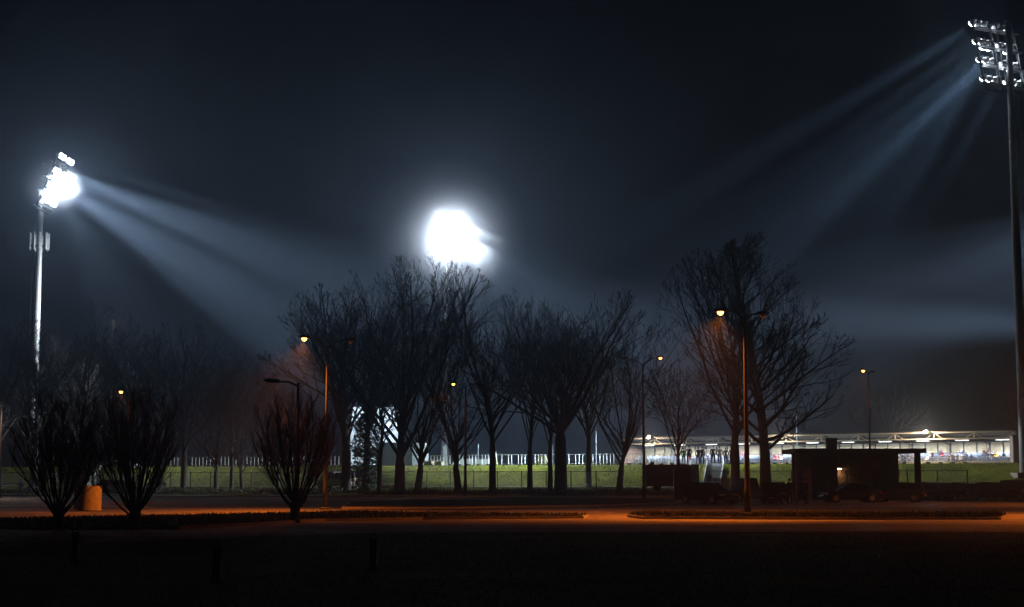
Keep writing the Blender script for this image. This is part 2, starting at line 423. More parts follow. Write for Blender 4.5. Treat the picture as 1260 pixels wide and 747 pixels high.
def put_tree(src, px, py_top, u_or_Y, label, H, rz=0, group='bare trees between the road and the bank', wide=1, used=[]):
    """stand a tree at picture column px, at depth Y, scaled to reach up to py_top"""
    Y = u_or_Y; x = (px - CX) / F * Y * math.cos(TILT); z = gz(x, Y)
    H = TOP.get(src.name, H); k = (at(px, py_top, Y).z - z) / H; wide = wide * 1.12
    if src.name not in used:
        used.append(src.name); o = src
        o.location = (x, Y, z); o.rotation_euler.z = rz; o.scale = (k * wide, k * wide, k)
    else: o = dup(src, (x, Y, z), rz, sc_=(k * wide, k * wide, k))
    return tag(o, label, 'tree', group)

KINDS = dict(
    W1=dict(H=26, Rad=11.5, fork=3.2, limbs=19, up=.34, trunk_r=.5, counts=(10, 6, 4, 2), split=(24, 46), ratio=.4, top=.6, lspan=1.1),
    W2=dict(H=25, Rad=8, fork=5, limbs=15, up=.3, trunk_r=.36, counts=(10, 6, 4, 2), split=(24, 48), ratio=.4, top=.58),
    W3=dict(H=24, Rad=8.5, fork=2.6, limbs=11, up=.34, trunk_r=.34, spread=.12, counts=(10, 6, 4, 2), split=(25, 52), lean=(.1, 0), ratio=.42, top=.56),
    W6=dict(H=26, Rad=8, fork=5, limbs=16, up=.38, trunk_r=.42, counts=(10, 6, 4, 2), split=(20, 42), ratio=.4, top=.55),
    W7=dict(H=15, Rad=5.6, fork=3.5, limbs=12, up=.26, trunk_r=.24, counts=(10, 6, 3, 2), split=(28, 55), ratio=.42, top=.5))
def fresh(kind, seed, **kw):
    d = dict(KINDS[kind]); d.update(kw); return tree_proto('bare_tree', seed, **d)
W4 = tree_proto('bare_tree', 44, H=26, Rad=12, spread=.08, fork=6.5, limbs=20, up=.28, trunk_r=.6, counts=(10, 6, 4, 2), split=(24, 45), ratio=.4, top=.5, lspan=1.15)
W5 = tree_proto('bare_tree', 55, H=28, Rad=8, fork=4.5, limbs=36, up=.32, trunk_r=.46, counts=(10, 6, 4, 2), split=(26, 48), leader=True, ratio=.48, top=.36)
G = 'bare trees between the road and the bank'
put_tree(fresh('W6', 107), 426, 352, 164, 'slim bare tree left of the ivy clad trunk, nearest the parked van', 26, 2.6, wide=1.25)
put_tree(fresh('W2', 114), 451, 338, 163, 'bare tree whose trunk is thickly clad in dark ivy', 25, 1.1)
put_tree(fresh('W7', 121), 467, 440, 158, 'small low forked bare tree between the ivy clad trunk and the thickest left trunk', 15, .4)
put_tree(fresh('W1', 128), 492, 322, 157, 'tallest wide bare tree with many upright limbs, just left of the floodlight glow', 26, .2)
put_tree(fresh('W3', 135), 514, 352, 158, 'bare tree whose trunk leans right in front of the white wall panel', 24, 0)
put_tree(fresh('W3', 142), 564, 368, 158, 'bare tree with a narrow V fork beside the thin lamp post', 24, 3.5)
put_tree(fresh('W2', 149), 606, 360, 157, 'twin stemmed bare tree forking low right of the thin lamp post', 25, 4.1)
put_tree(fresh('W6', 156), 652, 366, 160, 'straight slender bare trunk left of the massive central tree', 26, 3.6, wide=.7)
put_tree(fresh('W2', 163), 677, 372, 159, 'slender bare tree close against the massive central trunk', 25, 2.5, wide=.8)
put_tree(W4, 690, 362, 153, 'massive bare tree with a thick trunk and wide fan of limbs', 26, .9, wide=1.05)
put_tree(fresh('W7', 170), 724, 410, 163, 'thin reddish bare trunk standing in front of the railings', 15, 1.7)
put_tree(fresh('W3', 177), 762, 378, 155, 'bare tree with a kinked leaning trunk left of the trailer', 24, .5)
put_tree(fresh('W7', 184), 835, 448, 146, 'small bare tree rising behind the dark box trailer', 15, 2.9, wide=.85)
put_tree(fresh('W6', 191), 905, 316, 143, 'tall upright bare tree directly behind the tallest orange street lamp', 26, 4.6, wide=1.0)
put_tree(W5, 942, 290, 141, 'tallest bare tree with one straight leader and drooping right side, right of the lit lamp', 28, 1.3, wide=1.15)
put_tree(fresh('W7', 198), 1091, 474, 262, 'pale bare tree standing behind the grandstand roof', 15, 1.2, group=None, wide=1.1)
put_tree(fresh('W7', 205), 1275, 478, 170, 'bare tree whose twigs show behind the right floodlight mast', 15, 4.2, group=None)
GL = 'dim bare trees in the park at the left'
for px, pt, Y, src, Hs, rz, wd, lb in [
        (-12, 392, 190, 'W2', 25, .3, 1.5, 'dim bare tree cut by the left edge of the view'),
        (42, 398, 188, 'W6', 26, 2.2, 1.3, 'dim bare tree in front of the left floodlight mast'),
        (96, 374, 186, 'W1', 26, 1.4, .9, 'tallest dim rounded bare tree just right of the left mast'),
        (150, 412, 183, 'W3', 24, 5.2, 1.1, 'dim bare tree behind the middle foreground shrub'),
        (196, 404, 180, 'W2', 25, 3.7, 1.3, 'dim bare tree left of the open lit bank'),
        (226, 402, 174, 'W6', 26, 5.5, 1., 'dim bare tree standing where the lit bank begins at the left'),
        (266, 428, 170, 'W3', 24, 2.0, .95, 'dim bare tree with a V forked trunk against the left bank'),
        (285, 436, 173, 'W2', 25, 5.9, .85, 'thin straight dim bare tree between two forked trunks'),
        (298, 446, 168, 'W3', 24, 4.0, .9, 'dim bare tree with twin stems, second fork from the lit bank start'),
        (342, 462, 172, 'W7', 15, 4.9, .8, 'low dim bare tree behind the orange topped shrub'),
        (62, 440, 196, 'W7', 15, 2.4, 1.2, 'low dim bare tree at the foot of the left mast')]:
    put_tree(fresh(src, int(px * 3 + 500)), px, pt, Y, lb, Hs, rz, GL, wd)
# copies made above from prototypes: the first "used" call already consumed each name

# vase shaped multi stem shrubs in front
def shrub(seed, H, Rad):
    rnd = random.Random(seed); T = MB(); C = MB()
    T.tube((0, 0, -.1), (0, 0, .7), .22, .2, 10)
    def br(p, d, L, r, lev, mb):
        seg = (6, 4, 2)[lev]; q = p; sl = L / seg; pts = [q]
        for i in range(seg):
            d = (d + Vector((rnd.gauss(0, .1), rnd.gauss(0, .1), .09 if lev else .24))).normalized()
            nq = q + d * sl
            if i and ((nq.z - H * .55) / (H * .47)) ** 2 + (nq.x ** 2 + nq.y ** 2) / (Rad * 1.12) ** 2 > 1 + rnd.uniform(-.1, .12) and nq.z > H * .4: break
            mb.tube(q, nq, r * (1 - .7 * i / seg), r * (1 - .7 * (i + 1) / seg), 5 if lev == 0 else 3, cap=False); q = nq; pts.append(q)
        if lev < 2:
            for k in range((14, 6)[lev]):
                t = rnd.uniform(.3 if lev == 0 else .15, 1) * (len(pts) - 1); i = min(int(t), len(pts) - 2)
                if i < 0: break
                pp = pts[i].lerp(pts[i + 1], t - i)
                a = rnd.uniform(0, 6.28); s2 = rnd.uniform(.3, .75)
                dd = (pts[i + 1] - pts[i]).normalized() + Vector((math.cos(a), math.sin(a), .15)) * s2
                br(pp, dd.normalized(), L * (1 - t / seg * .6) * (.5, .5)[lev] * rnd.uniform(.7, 1.1), max(.006, r * .42), lev + 1, C)
    for k in range(36):
        az = k * 2.4; tt = math.sqrt((k + .5) / 36); a = R(58) * tt
        d = Vector((math.sin(a) * math.cos(az), math.sin(a) * math.sin(az), math.cos(a)))
        br(Vector((math.cos(az) * .12 * tt, math.sin(az) * .12 * tt, rnd.uniform(.35, .7))), d, (H - .6) * rnd.uniform(.8, 1.0) * (1 - .3 * tt ** 2), rnd.uniform(.025, .045), 0, T)
    r = empty('pruned_shrub'); T.build('stems', M['bark'], r, True); C.build('twigs', M['ruddy'], r); return r
S1 = shrub(5, 5.4, 1.75)
GS = 'vase shaped shrubs on the foreground island'
for i, (px, py, pt, wd, rz, lb) in enumerate([
        (72, 648, 474, 1.05, 0, 'leftmost dark vase shaped shrub, beside the concrete drum'),
        (166, 648, 462, 1.0, 2.1, 'dark vase shaped shrub on a short trunk, middle one of the three'),
        (363, 640, 468, .95, 4.0, 'vase shaped shrub with its top lit orange by the street lamp')]):
    p = g(px, py, .12); k = (at(px, pt, p.y).z - .12) / 5.4
    o = S1 if i == 0 else shrub((5, 17, 29)[i], 5.4, (1.75, 1.6, 1.85)[i]); o.location = p; o.rotation_euler.z = rz; o.scale = (k * wd, k * wd, k)
    tag(o, lb, 'shrub', GS)

# ivy on trunk 451 : part of its tree
def leaf_cloud(n, seed, fn, size):
    rnd = random.Random(seed); m = MB()
    for _ in range(n):
        p = fn(rnd); a = Vector((rnd.gauss(0, 1), rnd.gauss(0, 1), rnd.gauss(0, 1))).normalized(); b = a.orthogonal().normalized(); s_ = size * rnd.uniform(.5, 1.3)
        m.add([p - a * s_, p + b * s_ * .7, p + a * s_, p - b * s_ * .7], [(0, 1, 2, 3)])
    return m
def ivy_fn(r):
    z = r.random() ** .8 * 8.2; rad = (.7 + .75 * math.sin(min(1, z / 8.2) * 3.1) + .15 * math.sin(z * 3)) * r.random() ** .4; a = r.uniform(0, 6.28)
    return Vector((math.cos(a) * rad * 1.2, math.sin(a) * rad, z + .2))
for o in list(COL.objects):
    if o.get('label', '').startswith('bare tree whose trunk is thickly clad'):
        leaf_cloud(5000, 3, ivy_fn, .14).build('ivy', M['ivy'], o)

# ------------------------------------------------------------------ floodlight masts
def flood_housing():
    m = MB(); m.lathe([(.1, -.42), (.16, -.4), (.3, -.22), (.37, 0), (.385, .02), (.385, .05), (.36, .05)], 14, axis='Y')
    m.box((0, -.5, 0), (.16, .2, .16)); m.bar((-.4, -.1, 0), (-.4, -.1, -.45), .05, .05); m.bar((.4, -.1, 0), (.4, -.1, -.45), .05, .05)
    m.bar((-.4, -.1, -.45), (.4, -.1, -.45), .05, .05)
    return m.mesh('flood_lamp', M['floodback'], False)
def flood_lens():
    m = MB(); m.lathe([(.355, .052), (.33, .11), (.25, .17), (.13, .205), (.02, .215)], 14, axis='Y')
    return m.mesh('lens', M['flood'], True)
HOUS, LENS = flood_housing(), flood_lens()
PITCH = Vector((18, 207, 0))
def mast(px_y, label, target, antennas=False, ladder_side=1, base_r=.52, fairing=False, tilt=20, off=.75):
    X, Y, Z = px_y
    z0 = gz(X, Y)
    r = empty('floodlight_mast', (X, Y, z0))
    tag(r, label, 'floodlight mast', 'stadium floodlight masts')
    f = (Vector(target) - Vector((X, Y, 0))); f.z = 0; f.normalize(); lat = Vector((f.y, -f.x, 0))
    Ht = Z - z0
    m = MB(); n = 6
    for i in range(n):
        a, b = i / n, (i + 1) / n; HP = Ht - (4.5 if antennas else 0); a *= HP / Ht; b *= HP / Ht; m.tube((0, 0, Ht * a), (0, 0, Ht * b), base_r * (1 - .45 * a), base_r * (1 - .45 * b), 16, cap=i in (0, n - 1))
        m.tube((0, 0, Ht * b - .12), (0, 0, Ht * b), base_r * (1 - .45 * b) + .05, None, 16)
    m.build('pole', M['steel'] , r, True)
    m = MB(); m.box((0, 0, .1), (2.2, 2.2, .5)); m.build('plinth', M['brick'], r)
    # caged ladder
    m = MB(); s_ = Vector((ladder_side, -.25, 0)).normalized(); t = Vector((-s_.y, s_.x, 0))
    for sg in (-1, 1): m.bar(s_ * .85 + t * .2 * sg + Vector((0, 0, 1)), s_ * .8 + t * .2 * sg + Vector((0, 0, Ht - 7)), .05, .05)
    k = 1.2
    while k < Ht - 7:
        m.bar(s_ * .85 - t * .2 + Vector((0, 0, k)), s_ * .85 + t * .2 + Vector((0, 0, k)), .03, .03)
        if int(k / .4) % 4 == 0:
            m.bar(Vector((0, 0, k)), s_ * .85 + Vector((0, 0, k)), .05, .05)
            pr = None
            for q in range(9):
                an = math.pi * (q / 8 - .5); pp = s_ * (.85 + .5 * math.cos(an)) + t * (.42 * math.sin(an)) + Vector((0, 0, k))
                if pr: m.bar(pr, pp, .03, .03)
                pr = pp
        k += .4
    m.build('ladder', M['darksteel'], r)
    # head
    TL = math.tan(R(tilt)); hb = Ht - 7.0
    def hp(l, h, fo=0): return lat * l + f * (off + h * TL + fo) + Vector((0, 0, hb + h))
    m = MB()
    for j in range(4):
        h = .35 + j * 2.0
        m.bar(hp(-2.8, h), hp(2.8, h), .16, .22); m.bar(hp(-2.8, h + .75), hp(2.8, h + .75), .1, .1)
        m.bar(Vector((0, 0, hb + h)), hp(0, h), .2, .25)
        m.bar(hp(-2.8, h - .1, -.6), hp(2.8, h - .1, -.6), .6, .05)
        m.bar(hp(-2.8, h - .1, -1), hp(-2.8, h - .1, 0), .08, .08); m.bar(hp(2.8, h - .1, -1), hp(2.8, h - .1, 0), .08, .08)
    for l in (-2.8, -.55, .55, 2.8): m.bar(hp(l, -.3), hp(l, 7.3), .12, .16)
    m.bar(hp(-2.8, -.3), hp(2.8, -.3), .12, .2)
    m.build('head_frame', M['darksteel'], r)
    for l in (-2.8, -.5, 2.8):
        m = MB(); m.bar(hp(l, .9, -.14), hp(l, 6.1, -.14), .16, .05); m.build('cable_tray', M['steel'], r)
    ang = math.atan2(f.y, f.x) - math.pi / 2
    rnd = random.Random(int(X * 7))
    for j in range(4):
        h = .35 + j * 2.0
        for q in (-2.45, -1.65, -.85, .85, 1.65, 2.45):
            for row, (dh, el) in enumerate(((1.05, R(-22 - 4 * (3 - j))), (.2, R(-42)))):
                if row == 1 and (abs(q) > 2.3 or j in (0, 3) or rnd.random() < .35): continue
                a = link('flood_lamp', HOUS, r); a.location = hp(q, h + dh * .62, .35)
                a.rotation_euler = (el, 0, ang + rnd.uniform(-.1, .1)); b = link('lens', LENS, a)
    if antennas:
        hz = at(46, 297, Y).z - z0
        ring = MB()
        for hh in (-.7, .7):
            pr = None
            for q in range(17):
                an = q / 16 * 2 * math.pi; pp = Vector((1.15 * math.cos(an), 1.15 * math.sin(an), hz + hh))
                if pr: ring.bar(pr, pp, .07, .07)
                pr = pp
        for q in range(6):
            an = q * math.pi / 3; ring.bar((0, 0, hz - .7), (1.15 * math.cos(an), 1.15 * math.sin(an), hz - .7), .07, .07)
        ring.build('antenna_ring', M['darksteel'], r)
        for q in range(9):
            an = q * 2 * math.pi / 9 + .2; m = MB(); m.box((1.3 * math.cos(an), 1.3 * math.sin(an), hz), (.14, .3, 2.3), an)
            m.box((1.3 * math.cos(an), 1.3 * math.sin(an), hz - 1.2), (.08, .2, .1), an)
            m.build('antenna_panel', M['white'], r)
    if fairing:
        m = MB(); m.lathe([(1.3, 0), (1.25, .8), (.9, 3.2), (.56, 7.5), (.5, 7.6)], 16); m.build('base_fairing', M['white'], r, True)
    return r, z0, Ht, f, lat, (lambda l, h, fo=0: Vector((X, Y, z0)) + hp(l, h, fo))
zr = at(1240, 25, 150).z; zl = at(60, 196, 210).z; zc = at(553, 268, 265).z
pR = at(1262, 592, 150); pL = at(38, 592, 210); pC = at(547, 592, 265)
mR = mast((pR.x, 150, zr), 'dark floodlight mast at the right edge, its lamps seen from behind', PITCH, ladder_side=1, tilt=11)
mL = mast((pL.x, 210, zl), 'floodlight mast at the left with a ring of antenna panels, lamps shining right', PITCH, antennas=True, ladder_side=-1, off=.45, base_r=.62)
mC = mast((pC.x, 265, zc), 'central floodlight mast behind the trees, its lamps glaring at the viewer', PITCH, fairing=True, base_r=.55, tilt=8)
COOL = (.78, .89, 1.0)
def beams(mt, power, targets, spill, glow_fo=1.2):
    hp = mt[5]
    for (l, h, tx, ty, tz, ang, pw) in targets:
        p = hp(l, h, 1.5 if mt is mR else .9)
        lamp('flood_beam', 'SPOT', p, power * pw, COOL if mt is not mR else (.6, .8, 1), .55, Vector((tx, ty, tz)) - p, ang, .85)
    for l in (-1.3, 1.3):
        for h in (1.6, 4.2): lamp('flood_spill', 'POINT', hp(l, h, glow_fo), spill * .3, COOL, .5)
BEAM = 1.0e5
beams(mL, BEAM * 1.9, [(0, 6.9, 62, 192, 4, 6, 7.0), (0, 4.6, 36, 200, 0, 6, 5), (0, 3.2, 22, 207, 0, 6, 5), (0, 1.8, 12, 204, 0, 6, 4), (0, .6, -2, 206, 0, 7, 2.5),
    (0, 3, -38, 193, 2, 28, .7), (0, 3, 2, 176.5, 2, 17, 6), (0, 5, 34, 163, 2, 12, 9), (-1, 4, 22, 197, 0, 34, 2.6)], BEAM * .07, .2)
beams(mR, BEAM * 2.4, [(-1.5, 6.9, -10, 212, 20, 9, 7), (-1, 5.6, -6, 210, 12, 8, 5), (-1, 4.4, 0, 210, 9, 9, 6), (-.6, 3.0, 9, 208, 4, 8, 3), (1, 1.2, 36, 205, 3, 11, 2.5), (0, 4, 10, 205, 0, 44, 1.6), (-2, 2, 3, 179, 4, 13, 6), (-2, 2, 26, 168, 4, 12, 1.2)], BEAM * .01)
beams(mC, BEAM * 2, [(0, 6.2, 60, 206, 6, 12, 2.2), (0, 5, 48, 206, 0, 12, 1.6), (0, 4, 36, 214, 0, 34, 1.7)], BEAM * .2, .8)

# fourth mast, outside the right of the frame, and an added unseen pole for the light streak behind the right mast
m4 = mast((104, 205, 46.5), 'floodlight mast beyond the right edge of the view', PITCH)
p4 = m4[5](0, 3.5, 1.6)
for (tx, ty, tz, ang, pw) in [(0, 208, 0, 34, 2.5), (30, 208, 0, 20, 1), (4, 178.5, 4, 16, 12), (-40, 196, 3.5, 14, 12)]:
    lamp('flood_beam', 'SPOT', p4, BEAM * pw, COOL, .3, Vector((tx, ty, tz)) - p4, ang, .7)
p5 = at(1430, 397, 185)
lamp('flood_beam', 'SPOT', p5, BEAM * 60, COOL, 1.5, at(900, 400, 192) - p5, 12, 1)  # spot added only to draw the pale streak in the haze

r = empty('added_streak_pole', (p5.x + .9, p5.y, gz(p5.x, p5.y))); tag(r, 'added unseen light pole beyond the right edge, making the streak behind the right mast', 'floodlight pole')
hp5 = p5.z - r.location.z
m = MB(); m.lathe([(.3, 0), (.3, .4), (.22, .45), (.12, hp5 + .5)], 14); m.build('pole', M['steel'], r, True)
m = MB(); m.bar((0, -1.2, hp5), (0, 1.2, hp5), .12, .12); m.build('crossbar', M['darksteel'], r)
for yy in (-.8, .8):
    a_ = link('flood_lamp', HOUS, r); a_.location = (-.5, yy, hp5); a_.rotation_euler = (0, 0, R(90)); link('lens', LENS, a_)

# ------------------------------------------------------------------ street lamps
SOD = (1.0, .2, .015)
def street_lamp(px, Y, pyj, arms, lit, label, power, col=SOD, lens='sodium', z=None, ang=145, group='street lamps with twin arms', pr=.085):
    x = (px - CX) / F * Y * math.cos(TILT) / 1.0
    z0 = gz(x, Y) if z is None else z
    hj = at(px, pyj, Y).z - z0; x = at(px, pyj, Y).x
    lsc = .35 if 'orange topped shrub, its arm' in label else 1
    r = empty('street_lamp', (x, Y, z0)); tag(r, label, 'street lamp', group)
    m = MB(); m.lathe([(pr * 1.5, 0), (pr * 1.5, 1.1), (pr * 1.2, 1.25)] + [(pr * (1.2 - .65 * q / 10), 1.25 + (hj - 1.25) * q / 10) for q in range(1, 11)], 12)
    m.box((0, 0, .05), (.5, .5, .1))
    m.build('pole', M['lampsteel'], r, True)
    for i, (dx, dy, dz) in enumerate(arms):
        e = Vector((dx, dy, hj + dz)); m = MB()
        m.tube((0, 0, hj - .15), (dx * .5, dy * .5, hj + dz * .7), .045, .04, 8); m.tube((dx * .5, dy * .5, hj + dz * .7), e, .04, .035, 8)
        m.build('arm', M['lampsteel'], r)
        d = Vector((dx, dy, 0)).normalized(); an = math.atan2(d.y, d.x)
        m = MB(); L = .62
        m.add([e + Vector((d.x * a - d.y * b, d.y * a + d.x * b, c)) for a, b, c in
               [(-.1, -.07, 0), (-.1, .07, 0), (L, .05, .06), (L, -.05, .06), (0, -.16, -.05), (0, .16, -.05), (L, .12, .0), (L, -.12, .0), (.05, -.09, .1), (.05, .09, .1), (L * .8, .07, .12), (L * .8, -.07, .12)]],
              [(8, 9, 10, 11), (0, 4, 7, 3, 11, 8), (1, 9, 10, 2, 6, 5), (0, 8, 9, 1), (3, 2, 10, 11), (0, 1, 5, 4), (3, 7, 6, 2), (4, 5, 6, 7)])
        hd = m.build('lamp_head', M['darksteel'] if i != lit else M['lampsteel'], r)
        m = MB(); c = e + d * .3 + Vector((0, 0, -.04)); m.lathe([(.14, 0), (.14, -.05 * lsc), (.11, -.12 * lsc), (.05, -.16 * lsc), (.01, -.17 * lsc)], 12, c)
        m.build('lens', M[lens] if i == lit else M['clear'], hd, True)
        if i == lit and power: lamp('lamp_light', 'SPOT', Vector((x, Y, z0)) + c + Vector((0, 0, -.22)), power, col, .08, (d.x * .3, d.y * .45, -1), ang, 1)
    return r
P = 9000
street_lamp(3, 148, 493, [(-.25, -.6, .15)], 0, 'pale street lamp with a single head at the left edge', P * .3, (1, .6, .4), 'pale', pr=.13)
street_lamp(159, 120, 484, [(-.3, -.5, .15), (.8, .3, .2)], 0, 'street lamp whose small orange light shows above the middle shrub', P * .08)
street_lamp(403, 83, 425, [(-.95, -.1, .42), (.95, .1, .3)], 0, 'twin armed street lamp lit on its left arm, right of the orange topped shrub', P * 2.0, ang=128, z=.1)
street_lamp(367, 61.5, 471, [(-.75, -.1, .04)], 0, 'low street lamp rising out of the orange topped shrub, its arm pointing left', P * .03, ang=168, lens='clear')  # hidden light added in this unlit head to tint the shrub top
street_lamp(573, 150, 476, [(-.9, -.2, .32), (.6, .3, .3)], 0, 'slim street lamp with a small orange light in front of the central mast', P * .12, ang=120, pr=.12)
street_lamp(791, 140, 448, [(1.3, -.1, .62), (-1.3, .1, .52)], 0, 'twin armed street lamp lit on its right arm, left of the trailer', P * .12, ang=120, pr=.12)
street_lamp(916, 67.5, 391, [(-.72, .6, .4), (.72, .6, .26)], 0, 'tallest looking twin armed street lamp on the median, its orange light blazing', P * 1.9, z=.14, pr=.1)
street_lamp(1068, 137, 459, [(-.4, -.5, .22), (.4, .5, .15)], 0, 'twin armed street lamp behind the flat roofed pavilion', P * .15, ang=120)
street_lamp(1420, 70, 380, [(-.8, -.2, .35), (.8, .2, .3)], 0, 'twin armed street lamp beyond the right edge of the view', P * 1.3, z=0)
street_lamp(1345, 108, 430, [(-1.1, -.2, .4), (1.1, .2, .3)], 0, 'twin armed street lamp outside the right edge near the parked cars', P * .75, ang=125, z=0)

# ------------------------------------------------------------------ people
def person_mesh(name, pose, top, legs, hair=M['hair'], seed=0):
    """one continuous skinned body; returns (body mesh, hair mesh)"""
    V = []; E = []; RD = []
    def v(x, y, z, r): V.append((x, y, z)); RD.append(r); return len(V) - 1
    def ch(start, pts):
        p = start
        for q in pts: i = v(*q); E.append((p, i)); p = i
        return p
    sit = pose == 'sit'; hz = .52 if sit else .93; dz = hz - .93
    pel = v(0, 0, hz, .15)
    ch(pel, [(0, 0, hz + .2, .14), (0, -.01, hz + .38, .165), (0, 0, hz + .5, .12), (0, .0, hz + .57, .06), (0, .015, hz + .64, .065), (0, .02, hz + .73, .098), (0, .015, hz + .81, .075)])
    chest = pel + 3
    for s in (-1, 1):
        if sit: ch(pel, [(s * .1, .03, hz - .02, .11), (s * .13, .42, hz, .085), (s * .13, .46, hz - .25, .065), (s * .13, .44, hz - .45, .045), (s * .13, .58, hz - .48, .04)])
        elif pose == 'walk':
            k = s * .28
            ch(pel, [(s * .09, .0, hz - .07, .115), (s * .1, k * .55 + .04, hz - .46, .078), (s * .1, k * 1.1 - (.1 if s < 0 else 0), .1, .05), (s * .11, k * 1.1 + .15 - (.1 if s < 0 else 0), .05, .042)])
        else: ch(pel, [(s * .1, 0, hz - .07, .115), (s * .13, .02, hz - .46, .078), (s * .15, -.02, .09, .05), (s * .17, .16, .045, .042)])
        if sit: arm = [(s * .2, 0, hz + .47, .075), (s * .25, .06, hz + .22, .05), (s * .14, .3, hz + .12, .038), (s * .11, .36, hz + .12, .03)]
        elif pose == 'pockets': arm = [(s * .2, 0, hz + .47, .08), (s * .31, -.05, hz + .2, .055), (s * .2, .1, hz - .0, .042), (s * .17, .13, hz - .06, .035)]
        elif pose == 'walk': arm = [(s * .2, 0, hz + .47, .08), (s * .26, -s * .1, hz + .2, .055), (s * .25, -s * .05 + .12, hz - .04, .04), (s * .25, -s * .03 + .16, hz - .1, .032)]
        else: arm = [(s * .2, 0, hz + .47, .08), (s * .27, -.03, hz + .2, .055), (s * .28, .04, hz - .05, .04), (s * .28, .06, hz - .12, .032)]
        w_ = ch(chest, arm); hx, hy, hzz = V[w_]
        for q in range(4): ch(w_, [(hx + s * .01, hy + .03 - q * .02, hzz - .06, .011), (hx - s * .01, hy + .035 - q * .02, hzz - .1 + abs(q - 1.5) * .008, .009)])
        ch(w_, [(hx - s * .02, hy + .05, hzz - .03, .012), (hx - s * .025, hy + .07, hzz - .06, .01)])
    me = bpy.data.meshes.new(name); me.from_pydata(V, E, [])
    o = bpy.data.objects.new('tmp', me); COL.objects.link(o)
    md = o.modifiers.new('s', 'SKIN'); md.use_smooth_shade = True
    for i, sv in enumerate(me.skin_vertices[0].data): sv.radius = (RD[i] * (1.15 if i in (1, 2, 3) else 1), RD[i] * (.8 if i in (1, 2, 3) else 1)); sv.use_root = i == 0
    ss = o.modifiers.new('b', 'SUBSURF'); ss.levels = 1
    dg = bpy.context.evaluated_depsgraph_get(); dg.update()
    b = bpy.data.meshes.new_from_object(o.evaluated_get(dg)); b.name = name
    bpy.data.objects.remove(o)
    b.materials.clear()
    for mm in (top, legs, M['skin'], M['black']): b.materials.append(mm)
    for p in b.polygons:
        c = p.center
        if c.z > hz + .55: k = 2
        elif c.z < (.1 if not sit else .1): k = 3
        elif c.z < hz - .03 and not (abs(c.x) > .22 and not sit): k = 1
        elif (abs(c.x) > .22 and c.z < hz - .08 and pose in ('stand', 'walk')) or (sit and c.y > .32 and c.z > hz + .05): k = 2
        else: k = 0
        p.material_index = k
    # nose and ears bump: pull front face vertices
    for vv in b.vertices:
        if hz + .66 < vv.co.z < hz + .72 and abs(vv.co.x) < .02 and vv.co.y > .08: vv.co.y += .025
    h = MB(); hc = (0, .005, hz + .77)
    h.lathe([(.01, .085), (.05, .075), (.085, .04), (.1, -.005), (.102, -.04), (.09, -.06)], 12, hc)
    return b, h.mesh('hair', hair, True)
def person(meshes, loc, rz, label, sc_=1, group=None, name='person'):
    o = link(name, meshes[0]); o.location = loc; o.rotation_euler.z = rz; o.scale = (sc_,) * 3
    link('hair', meshes[1], o); return tag(o, label, 'person', group)
K = CLOTH
pm = {
    'a': person_mesh('person_standing', 'stand', K['black'], K['black']),
    'b': person_mesh('person_pockets', 'pockets', K['black'], K['black']),
    'c': person_mesh('person_pockets_brown', 'pockets', K['brown'], K['navy blue']),
    'w': person_mesh('person_walking', 'walk', K['black'], K['navy blue']),
    'g': person_mesh('person_green', 'stand', K['green'], K['black']),
}
GC = 'people standing along the top of the bank watching'
for px, kind, s_, rz, lb in [
        (841.5, 'g', .95, .3, 'person in a green grey coat, leftmost of the watchers on the bank top'),
        (848, 'b', 1.08, -.2, 'tall person in a long dark coat, second from the left on the bank top'),
        (859.5, 'b', 1.0, .25, 'person in dark clothes at the left of the close pair above the stairs'),
        (864.3, 'a', 1.02, -.3, 'person in dark clothes at the right of the close pair above the stairs'),
        (878, 'b', 1.06, .1, 'broad person in black with feet apart, first one right of the stairs'),
        (886, 'c', 1.03, 0, 'person in a brown jacket with hands in pockets, second right of the stairs'),
        (893.5, 'b', .95, .4, 'shorter person with light leg stripe, third right of the stairs'),
        (900.5, 'a', .98, -.5, 'person half hidden by the tall lamp pole and tree trunk on the bank top')]:
    x = (px - CX) / F * 168 * math.cos(TILT); y = crest_y(x) + .9
    x = (px - CX) / F * y * math.cos(TILT)
    person(pm[kind], (x, y, gz(x, y) + .03), rz, lb, s_ * 1.06, GC)
for px, py, kind, rz, lb in [(25.5, 611.6, 'w', 1.4, 'dark person walking on the left, nearer the edge lamp'), (36.5, 611.4, 'w', 1.7, 'dark person in a bulky jacket walking beside another at the left'),
                            (972, 620.5, 'a', .4, 'dark person standing between the parked cars, head above the pickup'),
                            (986.5, 621, 'w', -1.2, 'dark person on the left of the pair crossing by the pavilion'), (992.5, 621, 'b', 1.2, 'dark person on the right of the pair crossing by the pavilion')]:
    p = g(px, py, .0); person(pm[kind], (p.x, p.y, .02), rz, lb, 1.0)

